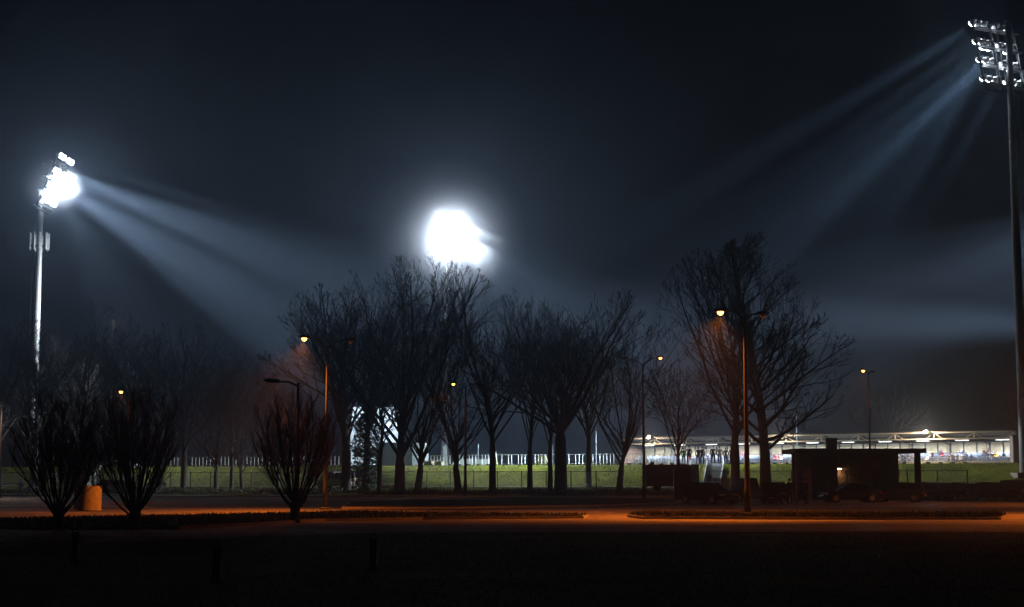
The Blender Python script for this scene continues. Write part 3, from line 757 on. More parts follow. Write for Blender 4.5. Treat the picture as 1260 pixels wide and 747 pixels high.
# ------------------------------------------------------------------ cars
def section_loft(prof_pts, width_fn, mi=None):
    """side profile loop (x along car, z) lofted across width with tumblehome"""
    m = MB(); n = len(prof_pts); ys = (-1, -.86, 0, .86, 1)
    vs = []
    for s in ys:
        for (x, z) in prof_pts:
            wy, ins = width_fn(x, z)
            k = 1 if abs(s) < 1 else .0
            zz = z; xx = x
            if abs(s) == 1: 
                cx, cz = 0, .62; xx = cx + (x - cx) * .985; zz = cz + (z - cz) * .93
            vs.append((xx, s * wy, zz))
    fs = []
    for i in range(len(ys) - 1):
        for k in range(n):
            fs.append((i * n + k, i * n + (k + 1) % n, (i + 1) * n + (k + 1) % n, (i + 1) * n + k))
    fs += [tuple(range(n - 1, -1, -1)), tuple(range((len(ys) - 1) * n, len(ys) * n))]
    return m.add(vs, fs)
def car(name, style, label, col, loc=(0, 0, 0), rz=0, group=None, cat='car'):
    r = empty(name, loc, rz); tag(r, label, cat, group)
    pm_ = paint('paint_' + name + str(len(bpy.data.materials)), col)
    L = {'sedan': 2.25, 'hatch': 2.0, 'wagon': 2.3, 'van': 2.4, 'pickup': 2.55}[style]
    bt = {'van': 1.05, 'pickup': 1.05}.get(style, .9)
    body = [(-L, .42), (-L * .99, .62), (-L * .97, bt - .05), (-L * .8, bt + .02), (L * .42, bt), (L * .85, bt - .12), (L * .98, .62), (L, .4), (L * .92, .26), (-L * .93, .26)]
    m = section_loft(body, lambda x, z: ((.88 - .1 * max(0, abs(x) / L - .7) / .3), 0))
    for ax in (-L * .62, L * .62):
        for s in (-1, 1): m.tube((ax, s * .80, .33), (ax, s * .892, .33), .4, .4, 16)
    b = m.build('body', pm_, r)
    bv = b.modifiers.new('bevel', 'BEVEL'); bv.width = .05; bv.segments = 2; bv.limit_method = 'ANGLE'; bv.angle_limit = R(40)
    rt = {'sedan': 1.44, 'hatch': 1.5, 'wagon': 1.5, 'van': 1.95, 'pickup': 1.82}[style]
    cab = {'sedan': [(-L * .74, bt), (-L * .42, rt - .04), (-.05, rt), (L * .12, rt - .06), (L * .48, bt)],
           'hatch': [(-L * .97, bt), (-L * .82, rt - .1), (-L * .2, rt), (L * .08, rt - .04), (L * .5, bt)],
           'wagon': [(-L * .95, bt), (-L * .82, rt - .08), (-L * .2, rt), (L * .1, rt - .05), (L * .48, bt)],
           'van': [(-L * .97, bt), (-L * .95, rt - .06), (-L * .4, rt), (L * .32, rt - .05), (L * .62, bt)],
           'pickup': [(-L * .1, bt), (-L * .06, rt - .05), (.1, rt), (L * .25, rt - .06), (L * .5, bt)]}[style]
    m = MB(); n = len(cab); vs = []
    for s, f_ in ((-1, 1), (1, 1)):
        for (x, z) in cab:
            t = (z - bt) / (rt - bt); vs.append((x, s * (.8 - .16 * t), z - .012))
    m.add(vs, [tuple(range(n - 1, -1, -1)), tuple(range(n, 2 * n))] + [(k, (k + 1) % n, n + (k + 1) % n, n + k) for k in range(n)])
    gl = m.build('window', M['glass'], r)
    m = MB(); tx = [c for c in cab if c[1] > rt - .12]
    for s in (-1, 1):   # pillars and roof
        for a, b2 in ((cab[0], cab[1]), (cab[-2], cab[-1])):
            m.bar((a[0], s * (.8 - .16 * (a[1] - bt) / (rt - bt)), a[1]), (b2[0], s * (.8 - .16 * (b2[1] - bt) / (rt - bt)), b2[1]), .07, .07)
        xm = (cab[1][0] + cab[-2][0]) / 2; m.bar((xm, s * .81, bt), (xm, s * .65, rt - .02), .04, .09)
    pts = [cab[1], *cab[2:-1]]
    for a, b2 in zip(pts, pts[1:]):
        m.add([(a[0], -.66, a[1]), (a[0], .66, a[1]), (b2[0], .66, b2[1]), (b2[0], -.66, b2[1]), (a[0], -.66, a[1] + .03), (a[0], .66, a[1] + .03), (b2[0], .66, b2[1] + .03), (b2[0], -.66, b2[1] + .03)],
              [(4, 7, 6, 5), (0, 1, 2, 3), (0, 4, 5, 1), (1, 5, 6, 2), (2, 6, 7, 3), (3, 7, 4, 0)])
    m.build('roof', pm_, r)
    for ax in (-L * .62, L * .62):
        for s in (-1, 1):
            m = MB(); m.lathe([(.2, -.1), (.32, -.1), (.33, -.06), (.33, .08), (.31, .1), (.2, .1)], 18, (ax, s * .82, .33), 'Y'); wh = m.build('wheel', M['rubber'], r)
            m = MB(); m.lathe([(.2, -.02), (.2, .02)], 14, (ax, s * .93, .33), 'Y')
            for q in range(5):
                an = q * 1.257; m.bar((ax, s * .945, .33), (ax + .18 * math.cos(an), s * .945, .33 + .18 * math.sin(an)), .05, .02)
            m.build('rim', M['steel'], wh)
    for s in (-1, 1):
        m = MB(); m.box((-L * .975, s * .66, bt - .2), (.09, .3, .16)); m.box((-L * .95, s * .8, bt - .2), (.16, .12, .15)); m.build('tail_light', M['red'], r)
        m = MB(); m.box((L * .94, s * .6, .63), (.12, .36, .14)); m.box((L * .9, s * .76, .64), (.16, .1, .12)); m.build('headlight', M['clear'], r)
        m = MB(); m.box((L * .38, s * .95, bt + .1), (.12, .2, .13)); m.box((L * .38, s * .86, bt + .06), (.04, .14, .03)); m.build('wing_mirror', M['black'], r)
        m = MB(); m.box((-.1, s * .885, bt - .16), (.16, .03, .03)); m.box((L * .3, s * .885, bt - .16), (.16, .03, .03)); m.build('door_handle', M['chrome'], r)
    for s in (-1, 1): m = MB(); m.bar((cab[0][0] + .1, s * .83, bt + .015), (cab[-1][0] - .1, s * .83, bt + .015), .02, .025); m.build('glint_trim', M['chrome'], r)  # chrome strips added to catch glints along the car windows
    m = MB(); m.box((-L - .005, 0, .55), (.02, .5, .11)); m.build('number_plate', M['white'], r)
    m = MB(); m.box((-L * .99, 0, .36), (.12, 1.5, .16)); m.build('bumper', M['black'], r)
    m = MB(); m.box((L * .985, 0, .36), (.12, 1.5, .16)); m.build('bumper', M['black'], r)
    return r
GR = 'cars parked in the row in front of the pavilion'
dk = (.012, .014, .02)
carlist = [
    (872, 620.5, 'wagon', 5.3, dk, 'dark estate car at the left end of the row, its tail lamps glinting', 'parked_car', 'car', 1),
    (924, 618, 'pickup', 3.5, (.01, .012, .02), 'dark pickup with a tall cab parked behind the tall street lamp', 'pickup_truck', 'pickup truck', 1),
    (955, 620, 'van', 1.2, (.012, .012, .016), 'small dark van parked right of the pickup, low in shadow', 'parked_van', 'van', .78),
    (1046, 618.5, 'sedan', 3.25, (.02, .02, .026), 'dark rounded saloon parked side on in front of the orange lit pavilion doors', 'parked_car', 'car', 1),
    (1106, 618, 'hatch', 2.75, (.05, .055, .065), 'grey hatchback with a shining windscreen edge, right of the rounded saloon', 'parked_car', 'car', 1),
    (1139, 616, 'wagon', 2.1, dk, 'dark car with a glowing orange red lamp reflection below the pavilion right pillar', 'parked_car', 'car', 1),
    (1176, 616, 'hatch', 2.2, dk, 'dark hatchback, third car from the right edge of the row', 'parked_car', 'car', .97),
    (1212, 616, 'wagon', 2.1, (.02, .02, .03), 'dark estate car, second from the right edge of the row', 'parked_car', 'car', 1),
    (1246, 616, 'van', 2.2, dk, 'tall dark people carrier just left of the right mast base', 'parked_van', 'van', .86),
    (1272, 617, 'sedan', 1.2, (.15, .13, .11), 'paler car cut by the right edge of the view', 'parked_car', 'car', 1)]
for px, py, st, rz, c, lb, nm, ct, k in carlist:
    p = g(px, py, 0); r = car(nm, st, lb, c, (p.x, p.y, .012), rz, GR, ct); r.scale = (k, k, k)
p = g(186, 608.5, 0); car('parked_car', 'hatch', 'dark hatchback with bright tail lamps on the far side of the road at the left', dk, (p.x, p.y, .01), 3.3)
def bankcar(px, v, st, rz, c, lb, nm, ct):
    u = 0
    for _ in range(30):
        q = uv_pt(u, v); e = (px - CX) / F * q.y * math.cos(TILT) - q.x; u += e
    q = uv_pt(u, v); return car(nm, st, lb, c, (q.x, q.y, q.z + .02), rz, None, ct)
bankcar(414, 12.5, 'pickup', 2.6, (.45, .46, .48), 'pale silver pickup parked behind the fence left of the ivy clad trunk', 'pickup_truck', 'pickup truck')
bankcar(437, 11, 'van', 1.3, (.5, .45, .3), 'small cream van seen end on beside the silver pickup', 'parked_van', 'van')
bankcar(131, 24, 'wagon', 3.4, (.02, .02, .02), 'dark low car between the concrete drum and the middle shrub', 'parked_car', 'car')

# ------------------------------------------------------------------ box trailer
x0, x1 = at(794, 600, 153).x, at(859, 600, 153).x; xc = (x0 + x1) / 2; L = x1 - x0; zt = gz(xc, 153)
r = empty('box_trailer', (xc, 153, zt)); tag(r, 'dark box trailer parked on the verge below the stairs of the bank', 'trailer')
m = MB(); m.box((-.45, 0, 1.55), (L - .95, 2.1, 2.05)); m.build('box_body', M['brick'], r)
m = MB(); m.box((L / 2 - .42, 0, 1.55), (.8, 2.0, 1.95)); m.build('end_panel', M['concrete'], r)
m = MB(); m.bar((-L / 2, -1.07, 1.1), (L / 2 - 1, -1.07, 1.1), .04, .06)
for k in range(9): m.box((-L / 2 + .4 + k * .5, -1.06, 1.6), (.03, .03, 1.9))
m.build('side_ribs', M['darksteel'], r)
m = MB(); m.box((0, 0, .48), (L, 1.9, .1)); m.build('chassis', M['darksteel'], r)
for xx in (-L * .28, L * .2):
    for s in (-1, 1): m = MB(); m.lathe([(.2, -.1), (.33, -.08), (.33, .08), (.2, .1)], 16, (xx, s * .9, .33), 'Y'); m.build('wheel', M['rubber'], r)
m = MB(); m.box((-L / 2 + .7, 0, 2.7), (.35, .4, .3)); m.build('roof_vent', M['darksteel'], r)
m = MB(); m.bar((L / 2, 0, .48), (L / 2 + 1, 0, .48), .08, .08); m.build('drawbar', M['darksteel'], r)
# dark cabinet at its right front
p = g(839, 614.5, 0); r = empty('utility_cabinet', (p.x, p.y, 0)); tag(r, 'tall dark utility cabinet standing in front of the trailer', 'cabinet')
m = MB(); m.box((0, 0, 1.3), (1.4, .7, 2.6)); m.build('cabinet_body', M['black'], r); m = MB(); m.box((0, 0, 2.64), (1.5, .8, .08)); m.build('cap', M['darksteel'], r)
for s in (-1, 1): m = MB(); m.box((s * .34, -.365, 1.3), (.62, .03, 2.3)); d_ = m.build('door', M['darksteel'], r); m = MB(); m.box((s * .08, -.39, 1.3), (.03, .03, .2)); m.build('handle', M['chrome'], d_)

# ------------------------------------------------------------------ stairs of the bank
def along(px, v):
    u = 0
    for _ in range(40):
        q = uv_pt(u, v); u += (px - CX) / F * q.y * math.cos(TILT) - q.x
    return u
def stairs(px, label, material, w_=1.6, skew=0):
    u0 = along(px, 4); r = empty('bank_stairs', uv_pt(u0, 0, 0)); r.rotation_euler.z = math.atan2(UY, UX) + skew
    tag(r, label, 'stairs')
    m = MB(); n = 14
    for k in range(n):
        v = .3 + k * .6; z = prof(v); m.box((0, -v, z / 2 + .1), (w_, .62, z + .12))
    m.build('steps', material, r)
    for s in (-1, 1):
        m = MB(); a = (s * (w_ / 2 + .12), .4, prof(0) + .5); b = (s * (w_ / 2 + .12), -8.6, prof(8.8) + .35)
        c = (a[0], a[1], a[2] - .8); d = (b[0], b[1], b[2] - .7); t = .12
        m.add([a, b, d, c] + [(q[0] + t, q[1], q[2]) for q in (a, b, d, c)], [(0, 1, 2, 3), (7, 6, 5, 4), (0, 4, 5, 1), (1, 5, 6, 2), (2, 6, 7, 3), (3, 7, 4, 0)])
        m.build('parapet', material, r)
        m = MB(); m.bar((a[0] + .06, a[1], a[2] + .25), (b[0] + .06, b[1], b[2] + .25), .05, .05)
        for q in (0, .33, .66, 1): pp = Vector(a).lerp(Vector(b), q); m.bar((pp.x + .06, pp.y, pp.z), (pp.x + .06, pp.y, pp.z + .25), .04, .04)
        m.build('handrail', M['steel'], r)
stairs(867, 'concrete stairs with pale cream parapets climbing the bank right of the trailer', M['white'], 1.5, .22)
stairs(828, 'stairs with white parapets climbing the bank behind the trailer', M['white'], 1.2, .22)

# ------------------------------------------------------------------ fences and railings
def chain_fence(u0, u1, v, label, hgt=1.75, step=2.8):
    r = empty('chain_link_fence', uv_pt(u0, v)); tag(r, label, 'fence')
    o = uv_pt(u0, v); n = int((u1 - u0) / step)
    m2 = MB()
    for k in range(n + 1):
        p = uv_pt(u0 + k * step, v) - o; m = MB(); m.tube(p - Vector((0, 0, .1)), p + Vector((0, 0, hgt + .05)), .055, .055, 7); m.tube(p + Vector((0, 0, hgt + .05)), p + Vector((0, 0, hgt + .09)), .06, .01, 7)
        m.build('post', M['darksteel'], r)
    a = Vector((0, 0, 0)); b = uv_pt(u0 + n * step, v) - o
    m = MB(); m.tube(a + Vector((0, 0, hgt)), b + Vector((0, 0, hgt)), .03, None, 6); m.tube(a + Vector((0, 0, .12)), b + Vector((0, 0, .12)), .02, None, 6); m.build('rail', M['darksteel'], r)
    m = MB(); L = (b - a).length; e = (b - a) / L; c = hgt - .14; k = -c
    while k < L:
        for sg in (0, 1):
            s0 = max(0, k); s1 = min(L, k + c)
            if s1 - s0 < .05: continue
            z0 = (s0 - k); z1 = (s1 - k)
            if sg: z0, z1 = c - z0, c - z1
            m.tube(e * s0 + Vector((0, 0, .13 + z0)), e * s1 + Vector((0, 0, .13 + z1)), .0045, None, 3, False)
        k += .14
    m.build('wire_mesh', M['steel'], r); return r
chain_fence(along(-20, 11), along(790, 11), 11, 'long chain link fence along the foot of the lit bank, left of the trailer')
chain_fence(along(873, 11), along(1215, 11), 11, 'chain link fence along the foot of the bank behind the parked cars')
def railing(u0, u1, v, label, gap, pw, hgt=1.25, feet=True, material=M['white']):
    r = empty('picket_railing', uv_pt(u0, v)); tag(r, label, 'railing')
    o = uv_pt(u0, v); e = Vector((UX, UY, 0)); L = u1 - u0
    m = MB(); m.bar((0, 0, hgt), e * L + Vector((0, 0, hgt)), .06, .05); m.bar((0, 0, .18), e * L + Vector((0, 0, .18)), .04, .05); k = 0; rr = random.Random(int(u0))
    while k < L:
        if rr.random() > .08: m.tube(e * k + Vector((0, 0, .1)), e * k + Vector((0, 0, hgt - .02)), pw * .42, pw * .42, 6)
        k += gap
    m.build('railing_panel', material, r)
    if feet:
        m = MB(); k = 0
        while k < L: m.box(e * k + Vector((0, 0, .08)), (.38, .3, .22), math.atan2(UY, UX)); k += 1.25
        m.build('base_blocks', M['black'], r)
railing(along(530, -3.2), along(836, -3.2), -3.2, 'white picket railing along the top of the bank in the centre', .42, .1)
railing(along(205, -3.2), along(448, -3.2), -3.2, 'white picket railing along the top of the bank at the left', .55, .1)
railing(along(872, -3.2), along(1190, -3.2), -3.2, 'thin railing on the bank top in front of the grandstand', 2.2, .05, 1.1, True, M['darksteel'])

# advertising boards / white panels inside the ground
def board(px0, px1, py0, py1, Y, material, label, name='white_board', cat='board', group=None):
    a = at(px0, py1, Y); b = at(px1, py0, Y); r = empty(name, (a.x, Y, .5)); tag(r, label, cat, group)
    m = MB(); m.box(((b.x - a.x) / 2, 0, (a.z + b.z) / 2 - .5), (b.x - a.x, .12, b.z - a.z)); m.build('panel', material, r)
    m = MB(); n = max(2, int((b.x - a.x) / 2))
    for k in range(n + 1): x = (b.x - a.x) * k / n; m.bar((x, .1, -.0), (x, .1, b.z - .5 + .05), .06, .06)
    m.build('support', M['steel'], r)
board(566, 582, 564.5, 577, 196, M['white'], 'white board inside the railing, right of the central mast base')
board(584, 603, 565, 577, 192, M['white'], 'wider white board inside the railing near the V forked tree')
board(545, 549.5, 549, 577, 200, M['white'], 'narrow upright white panel left of the central mast base')
board(531, 545, 565.5, 577, 198, M['concrete'], 'grey low board left of the central mast base')
def crate(px0, px1, py0, v, label):
    u = along((px0 + px1) / 2, v); q = uv_pt(u, v); w_ = (px1 - px0) / 10.4; h_ = at(px0, py0, q.y).z - q.z
    r = empty('storage_box', q, math.atan2(UY, UX)); tag(r, label, 'box')
    m = MB(); m.box((0, 0, h_ / 2), (w_, .8, h_)); m.build('box_body', M['cream'], r); m = MB(); m.box((0, 0, h_ + .02), (w_ + .06, .86, .05)); m.build('lid', M['yellow'], r)
crate(523, 533, 568, -1.2, 'cream storage box on the bank right of the white wall panel')
crate(537.5, 545, 568.5, -1.2, 'smaller cream storage box just left of the central mast base')
def aframe(px, v, w_, h_, label):
    q = uv_pt(along(px, v), v); r = empty('step_frame', q, math.atan2(UY, UX)); tag(r, label, 'step frame')
    m = MB()
    for s in (-1, 1): m.bar((s * w_ / 2, 0, 0), (s * w_ / 4, 0, h_), .1, .08)
    m.build('side_rail', M['cream'], r)
    m = MB()
    for k in range(4): t = (k + .7) / 4; m.box((0, 0, h_ * t), (w_ * (1 - t / 2), .3, .07))
    m.build('treads', M['yellow'], r)
aframe(608, -2, .8, 1.5, 'yellow step frame on the bank top beside the twin stemmed tree')
aframe(667, -2, 1.7, 1.1, 'broad pale step frame on the bank top left of the massive tree')
# thin flag / net poles
for px, Y, py, lb in [(680, 215, 548, 'thin pole inside the ground behind the massive central tree'), (733.5, 205, 532, 'thin pale pole inside the ground right of the reddish trunk'), (588.5, 212, 548, 'thin pole inside the ground right of the central mast'),
                      (979.5, 200, 497, 'thin pale pole in front of the grandstand left of the chimney'), (1252.5, 152, 480, 'pale pole beside the right mast')]:
    q = at(px, py, Y); z = gz(q.x, Y); o = MB(); o.tube((0, 0, 0), (0, 0, q.z - z), .06, .04, 8); o.tube((0, 0, q.z - z), (0, 0, q.z - z + .12), .08, .02, 8)
    o = o.build('ball_net_pole', M['steel']); o.location = (q.x, Y, z); tag(o, lb, 'pole')

# ------------------------------------------------------------------ white building with dark annex
def B(name, label, cat, px0, px1, Y, depth, pytop, parts, z0=None):
    a = at(px0, 570, Y); b = at(px1, 570, Y); zt = at((px0 + px1) / 2, pytop, Y).z; z0 = gz(a.x, Y) - .1 if z0 is None else z0
    r = empty(name, ((a.x + b.x) / 2, Y, z0)); tag(r, label, cat); return r, b.x - a.x, zt - z0
r, w_, h_ = B('white_building', 'white rendered building standing high behind the bank and the ivy clad tree', 'building', 431, 487, 222, 10, 500, None)
m = MB(); m.box((0, 5, h_ / 2), (w_, 10, h_)); m.build('wall', M['white'], r)
m = MB(); m.box((0, 5, h_ + .1), (w_ + .4, 10.4, .25)); m.build('roof', M['darksteel'], r)
for k in range(3):
    m = MB(); m.box((-w_ / 2 + 1.2 + k * (w_ - 2.4) / 2, -.02, h_ * .45), (1.1, .08, 1.3)); f_ = m.build('window', M['darksteel'], r)
    m = MB(); m.box((-w_ / 2 + 1.2 + k * (w_ - 2.4) / 2, -.07, h_ * .45), (.9, .04, 1.1)); m.build('pane', M['glass'], f_)
r, w_, h_ = B('changing_room_hall', 'low dark olive hall behind the bank with a white end wall at its right', 'building', 462, 523, 206, 8, 546, None)
ws = 16 / 61 * w_
m = MB(); m.box((-ws / 2, 4, h_ / 2), (w_ - ws, 8, h_))
for k in range(14): m.box((-w_ / 2 + .3 + k * (w_ - ws) / 14, -.03, h_ / 2), (.05, .06, h_))
m.build('wall', M['olive'], r)
m = MB(); m.box((w_ / 2 - ws / 2 + .01, 3.9, h_ / 2 + .05), (ws, 8.1, h_ + .1)); m.build('end_wall', M['white'], r)
m = MB(); m.box((-ws / 2, 4, h_ + .08), (w_ - ws + .2, 8.3, .16)); m.build('roof', M['darksteel'], r)
m = MB(); m.box((0, -.09, 1.1), (1.1, .06, 2.2)); d_ = m.build('door', M['darksteel'], r); m = MB(); m.box((.4, -.14, 1.1), (.05, .05, .2)); m.build('handle', M['chrome'], d_)

# ------------------------------------------------------------------ arched kiosk on the left
q = uv_pt(along(118, 15), 15); r = empty('garden_kiosk', q, -.25); tag(r, 'low glazed kiosk with a white curved canopy beyond the road at the left', 'kiosk')
m = MB(); m.box((-2.6, 1.2, 1.2), (3.2, 2.4, 2.4)); m.build('wall', M['olive'], r)
for k in range(4):
    m = MB(); m.box((-3.9 + k * .85, -.03, 1.25), (.7, .06, 1.8)); f_ = m.build('window', M['white'], r); m = MB(); m.box((-3.9 + k * .85, -.07, 1.25), (.56, .03, 1.64)); m.build('pane', M['glass'], f_)
m = MB(); pr = None
for k in range(9):
    an = math.pi * .12 + k / 8 * math.pi * .76; pp = (1.9 - 3.0 * math.cos(an), 2.0 + 1.25 * math.sin(an))
    if pr: m.add([(pr[0], -.8, pr[1]), (pr[0], 2.4, pr[1]), (pp[0], 2.4, pp[1]), (pp[0], -.8, pp[1]), (pr[0], -.8, pr[1] + .08), (pr[0], 2.4, pr[1] + .08), (pp[0], 2.4, pp[1] + .08), (pp[0], -.8, pp[1] + .08)], [(4, 7, 6, 5), (0, 1, 2, 3), (0, 4, 5, 1), (1, 5, 6, 2), (2, 6, 7, 3), (3, 7, 4, 0)])
    pr = pp
m.build('canopy', M['white'], r)
for xx in (-.8, 4.6):
    for yy in (-.6, 2.2): m = MB(); m.bar((xx, yy, 0), (xx, yy, 2.5), .1, .1); m.build('canopy_post', M['steel'], r)
q = uv_pt(along(103, 19), 19); r = empty('park_sign', q, -.1); tag(r, 'small blue sign board on a post left of the curved canopy', 'sign')
m = MB(); m.bar((0, 0, 0), (0, 0, 2.7), .07, .07); m.build('post', M['steel'], r); m = MB(); m.box((0, -.06, 2.3), (.9, .05, .7)); m.build('sign_board', M['blue'], r)

# ------------------------------------------------------------------ concrete drum and bin, bollards, bench
p = g(110.5, 628.5, .0); r = empty('concrete_drum', p); tag(r, 'large round concrete drum lit orange beside the leftmost shrub', 'drum')
m = MB(); m.lathe([(.62, 0), (.62, .06), (.6, .08), (.6, 1.3), (.57, 1.34), (.5, 1.34), (.5, 1.2)], 28); m.build('ring', M['concrete'], r, True)
m = MB(); m.lathe([(.49, 1.1), (.49, 1.2)], 24); m.build('soil', M['turf'], r)
p = g(98, 628.0, 0); r = empty('litter_bin', p); tag(r, 'dark square litter bin against the left of the concrete drum', 'bin')
m = MB(); m.box((0, 0, .6), (.5, .55, 1.1)); m.build('bin_body', M['black'], r); m = MB(); m.box((0, 0, 1.19), (.58, .62, .07)); m.build('lid', M['darksteel'], r)
def bollard(p, h, label):
    r = empty('bollard', p); tag(r, label, 'bollard', 'low black bollards in the dark foreground')
    m = MB(); m.lathe([(.1, 0), (.1, .04), (.075, .06), (.07, h - .1), (.085, h - .08), (.085, h - .03), (.05, h)], 14); m.build('post', M['black'], r, True)
    m = MB(); pr = None
    for k in range(9):
        an = k / 8 * math.pi; pp = Vector((.06 * math.cos(an), 0, h - .01 + .07 * math.sin(an)))
        if pr: m.tube(pr, pp, .012, None, 6)
        pr = pp
    m.build('handle', M['darksteel'], r)
for px, pb, pt, lb in [(92, 691, 652, 'black bollard nearest the leftmost shrub'), (266, 716, 668, 'black bollard between the other two, nearest the viewer'), (459, 700, 659, 'black bollard with a ring on top, right of the other two')]:
    p = g(px, pb); bollard(p, at(px, pt, p.y).z - .03, lb)
q = uv_pt(along(477, 22.5), 22.5); r = empty('park_bench', q, math.atan2(UY, UX)); tag(r, 'dark park bench under the trees left of the tallest wide tree', 'bench')
m = MB()
for k in range(3): m.box((0, -.15 + k * .14, .46), (1.8, .1, .04))
m.build('seat', M['rust'], r); m = MB()
for k in range(2): m.box((0, -.28, .62 + k * .17), (1.8, .04, .12))
m.build('backrest', M['rust'], r)
for s in (-1, 1): m = MB(); m.box((s * .8, 0, .22), (.08, .4, .44)); m.build('leg', M['darksteel'], r)
# gate panels beside the stairs
q = uv_pt(along(884, 14.5), 14.5); r = empty('gate', q, math.atan2(UY, UX)); tag(r, 'low wooden gate with a stout dark post at the foot of the bank', 'gate')
m = MB(); m.box((-.9, 0, .75), (.35, .3, 1.5)); m.build('gate_post', M['brick'], r)
m = MB(); 
for k in range(9): m.box((-.5 + k * .2, 0, .65), (.16, .04, 1.2))
m.box((.3, .04, .3), (1.8, .04, .1)); m.box((.3, .04, 1.0), (1.8, .04, .1)); m.build('gate_leaf', M['rust'], r)

# ------------------------------------------------------------------ pavilion (right)
Y = 130; a = at(978, 590, Y); b = at(1137, 590, Y); w_ = b.x - a.x; zt = at(1050, 552, Y).z
r = empty('pavilion', (a.x, Y, 0)); tag(r, 'flat roofed park pavilion with open end bays and a chimney block', 'pavilion')
def X_(px): return at(px, 590, Y).x - a.x
m = MB(); m.box((w_ / 2, 2.4, zt - .18), (w_ + .2, 6.2, .36)); m.build('roof', M['brick'], r)
for px, dd, mt in [(983, 0, 'cream'), (990.5, 4.5, 'concrete'), (1130, 0, 'brick'), (1111.5, 4.4, 'concrete')]:  # left pillar's paler colour stands in for light falling on it
    m = MB(); m.box((X_(px), dd + .1, (zt - .36) / 2), (.45, .4, zt - .37)); m.build('pillar', M[mt], r)
m = MB(); xl, xr = X_(999.5), X_(1107); m.box(((xl + xr) / 2, 2.6, (zt - .37) / 2), (xr - xl, 4.6, zt - .375)); m.build('wall', M['brick'], r)
m = MB(); xl, xr = X_(1017), X_(1028.5); zc_ = at(1020, 541, Y).z; m.box(((xl + xr) / 2, -.35, zc_ / 2), (xr - xl, .9, zc_)); m.build('chimney', M['brick'], r)
m = MB(); m.box(((xl + xr) / 2, -.35, zc_ + .06), (xr - xl + .15, 1.05, .12)); m.build('chimney_cap', M['darksteel'], r)
for px0, px1 in ((1031, 1042), (1044, 1059), (1061, 1074)):
    m = MB(); zz = at(1050, 580, Y).z; m.box(((X_(px0) + X_(px1)) / 2, .26, zz / 2), (X_(px1) - X_(px0), .08, zz)); d_ = m.build('door', M['rust'], r)
    m = MB(); m.box((X_(px1) - .15, .2, 1.1), (.06, .06, .18)); m.build('handle', M['chrome'], d_)
m = MB(); m.box(((X_(1030) + X_(1085)) / 2, .27, (at(1050, 563, Y).z + zz) / 2), (X_(1085) - X_(1030), .05, at(1050, 563, Y).z - zz - .1)); m.build('wall_panel', M['rust'], r)
m = MB(); m.box((X_(1105.5), .2, at(1050, 582, Y).z), (.22, .1, 1.0)); m.build('post_sign', M['rust'], r)
m = MB(); zz = at(1032, 575, Y).z; m.box((X_(1032.5), .0, zz), (.5, .3, .2)); wl = m.build('wall_lamp', M['darksteel'], r)
m = MB(); m.box((X_(1032.5), -.02, zz - .13), (.36, .2, .06)); m.build('lens', M['pale'], wl)
lamp('lamp_light', 'SPOT', (a.x + X_(1032.5), Y - .1, zz - .22), 14, (1, .7, .45), .05, (0, -.2, -1), 140, .5)

# ------------------------------------------------------------------ grandstand
A = at(768, 542, 262); Bp = at(1249, 532, 222); A.z = Bp.z = 0
e = (Bp - A); SL = e.length; e.normalize(); back = Vector((-e.y, e.x, 0))
if back.y < 0: back = -back
r = empty('grandstand', A, math.atan2(e.y, e.x)); tag(r, 'long low grandstand with a lit flat truss roof and rows of spectators', 'grandstand')
zA = at(768, 540, 262).z; zB = at(1249, 530.5, 222).z; zr_ = (zA + zB) / 2
print('stand roof', zA, zB, SL)
def S(s, d, z): return Vector((s, d, z))
slope = (zB - zA) / SL
def rz_(s): return zA + slope * s
nb = 11; bay = SL / nb
m = MB()
for dz_, t in ((0, .2), (-.95, .16)): m.bar(S(0, 0, rz_(0) + dz_), S(SL, 0, rz_(SL) + dz_), .2, t)
m.build('roof_edge_beam', M['white'], r)
m = MB()
for k in range(nb + 1):
    m = MB(); s = k * bay; m.bar(S(s, 0, rz_(s) - .95), S(s, 0, rz_(s)), .18, .18)
    if k < nb: m.bar(S(s, 0, rz_(s) - .02), S(s + bay * .22, 0, rz_(s) - .93), .09, .09)
    if k: m.bar(S(s, 0, rz_(s) - .02), S(s - bay * .22, 0, rz_(s) - .93), .09, .09)
    m.build('truss_web', M['white'], r)
m = MB()
for k in range(nb + 1):
    s = k * bay; m.bar(S(s, .1, rz_(s) - .1), S(s, 10.5, rz_(s) - 1.7), .12, .2); m.bar(S(s, .1, rz_(s) - .95), S(s, 10.5, rz_(s) - 2.1), .1, .12)
    for q in range(8): t = q / 8; m.bar(S(s, 10.4 * t, rz_(s) - .95 - 1.1 * t), S(s, 10.4 * (t + .06), rz_(s) - .1 - 1.6 * (t + .06)), .06, .06)
for q in range(1, 5): m.bar(S(0, q * 2.1, rz_(0) - .3 - .3 * q), S(SL, q * 2.1, rz_(SL) - .3 - .3 * q), .08, .14)
m.build('roof_truss', M['darksteel'], r)
m = MB(); m.add([S(-.5, -.5, rz_(0) + .12), S(SL + .5, -.5, rz_(SL) + .12), S(SL + .5, 11, rz_(SL) - 1.4), S(-.5, 11, rz_(0) - 1.4), S(-.5, -.5, rz_(0) + .2), S(SL + .5, -.5, rz_(SL) + .2), S(SL + .5, 11, rz_(SL) - 1.3), S(-.5, 11, rz_(0) - 1.3)],
              [(0, 3, 2, 1), (4, 5, 6, 7), (0, 1, 5, 4), (1, 2, 6, 5), (2, 3, 7, 6), (3, 0, 4, 7)]); m.build('roof', M['roofsheet'], r)
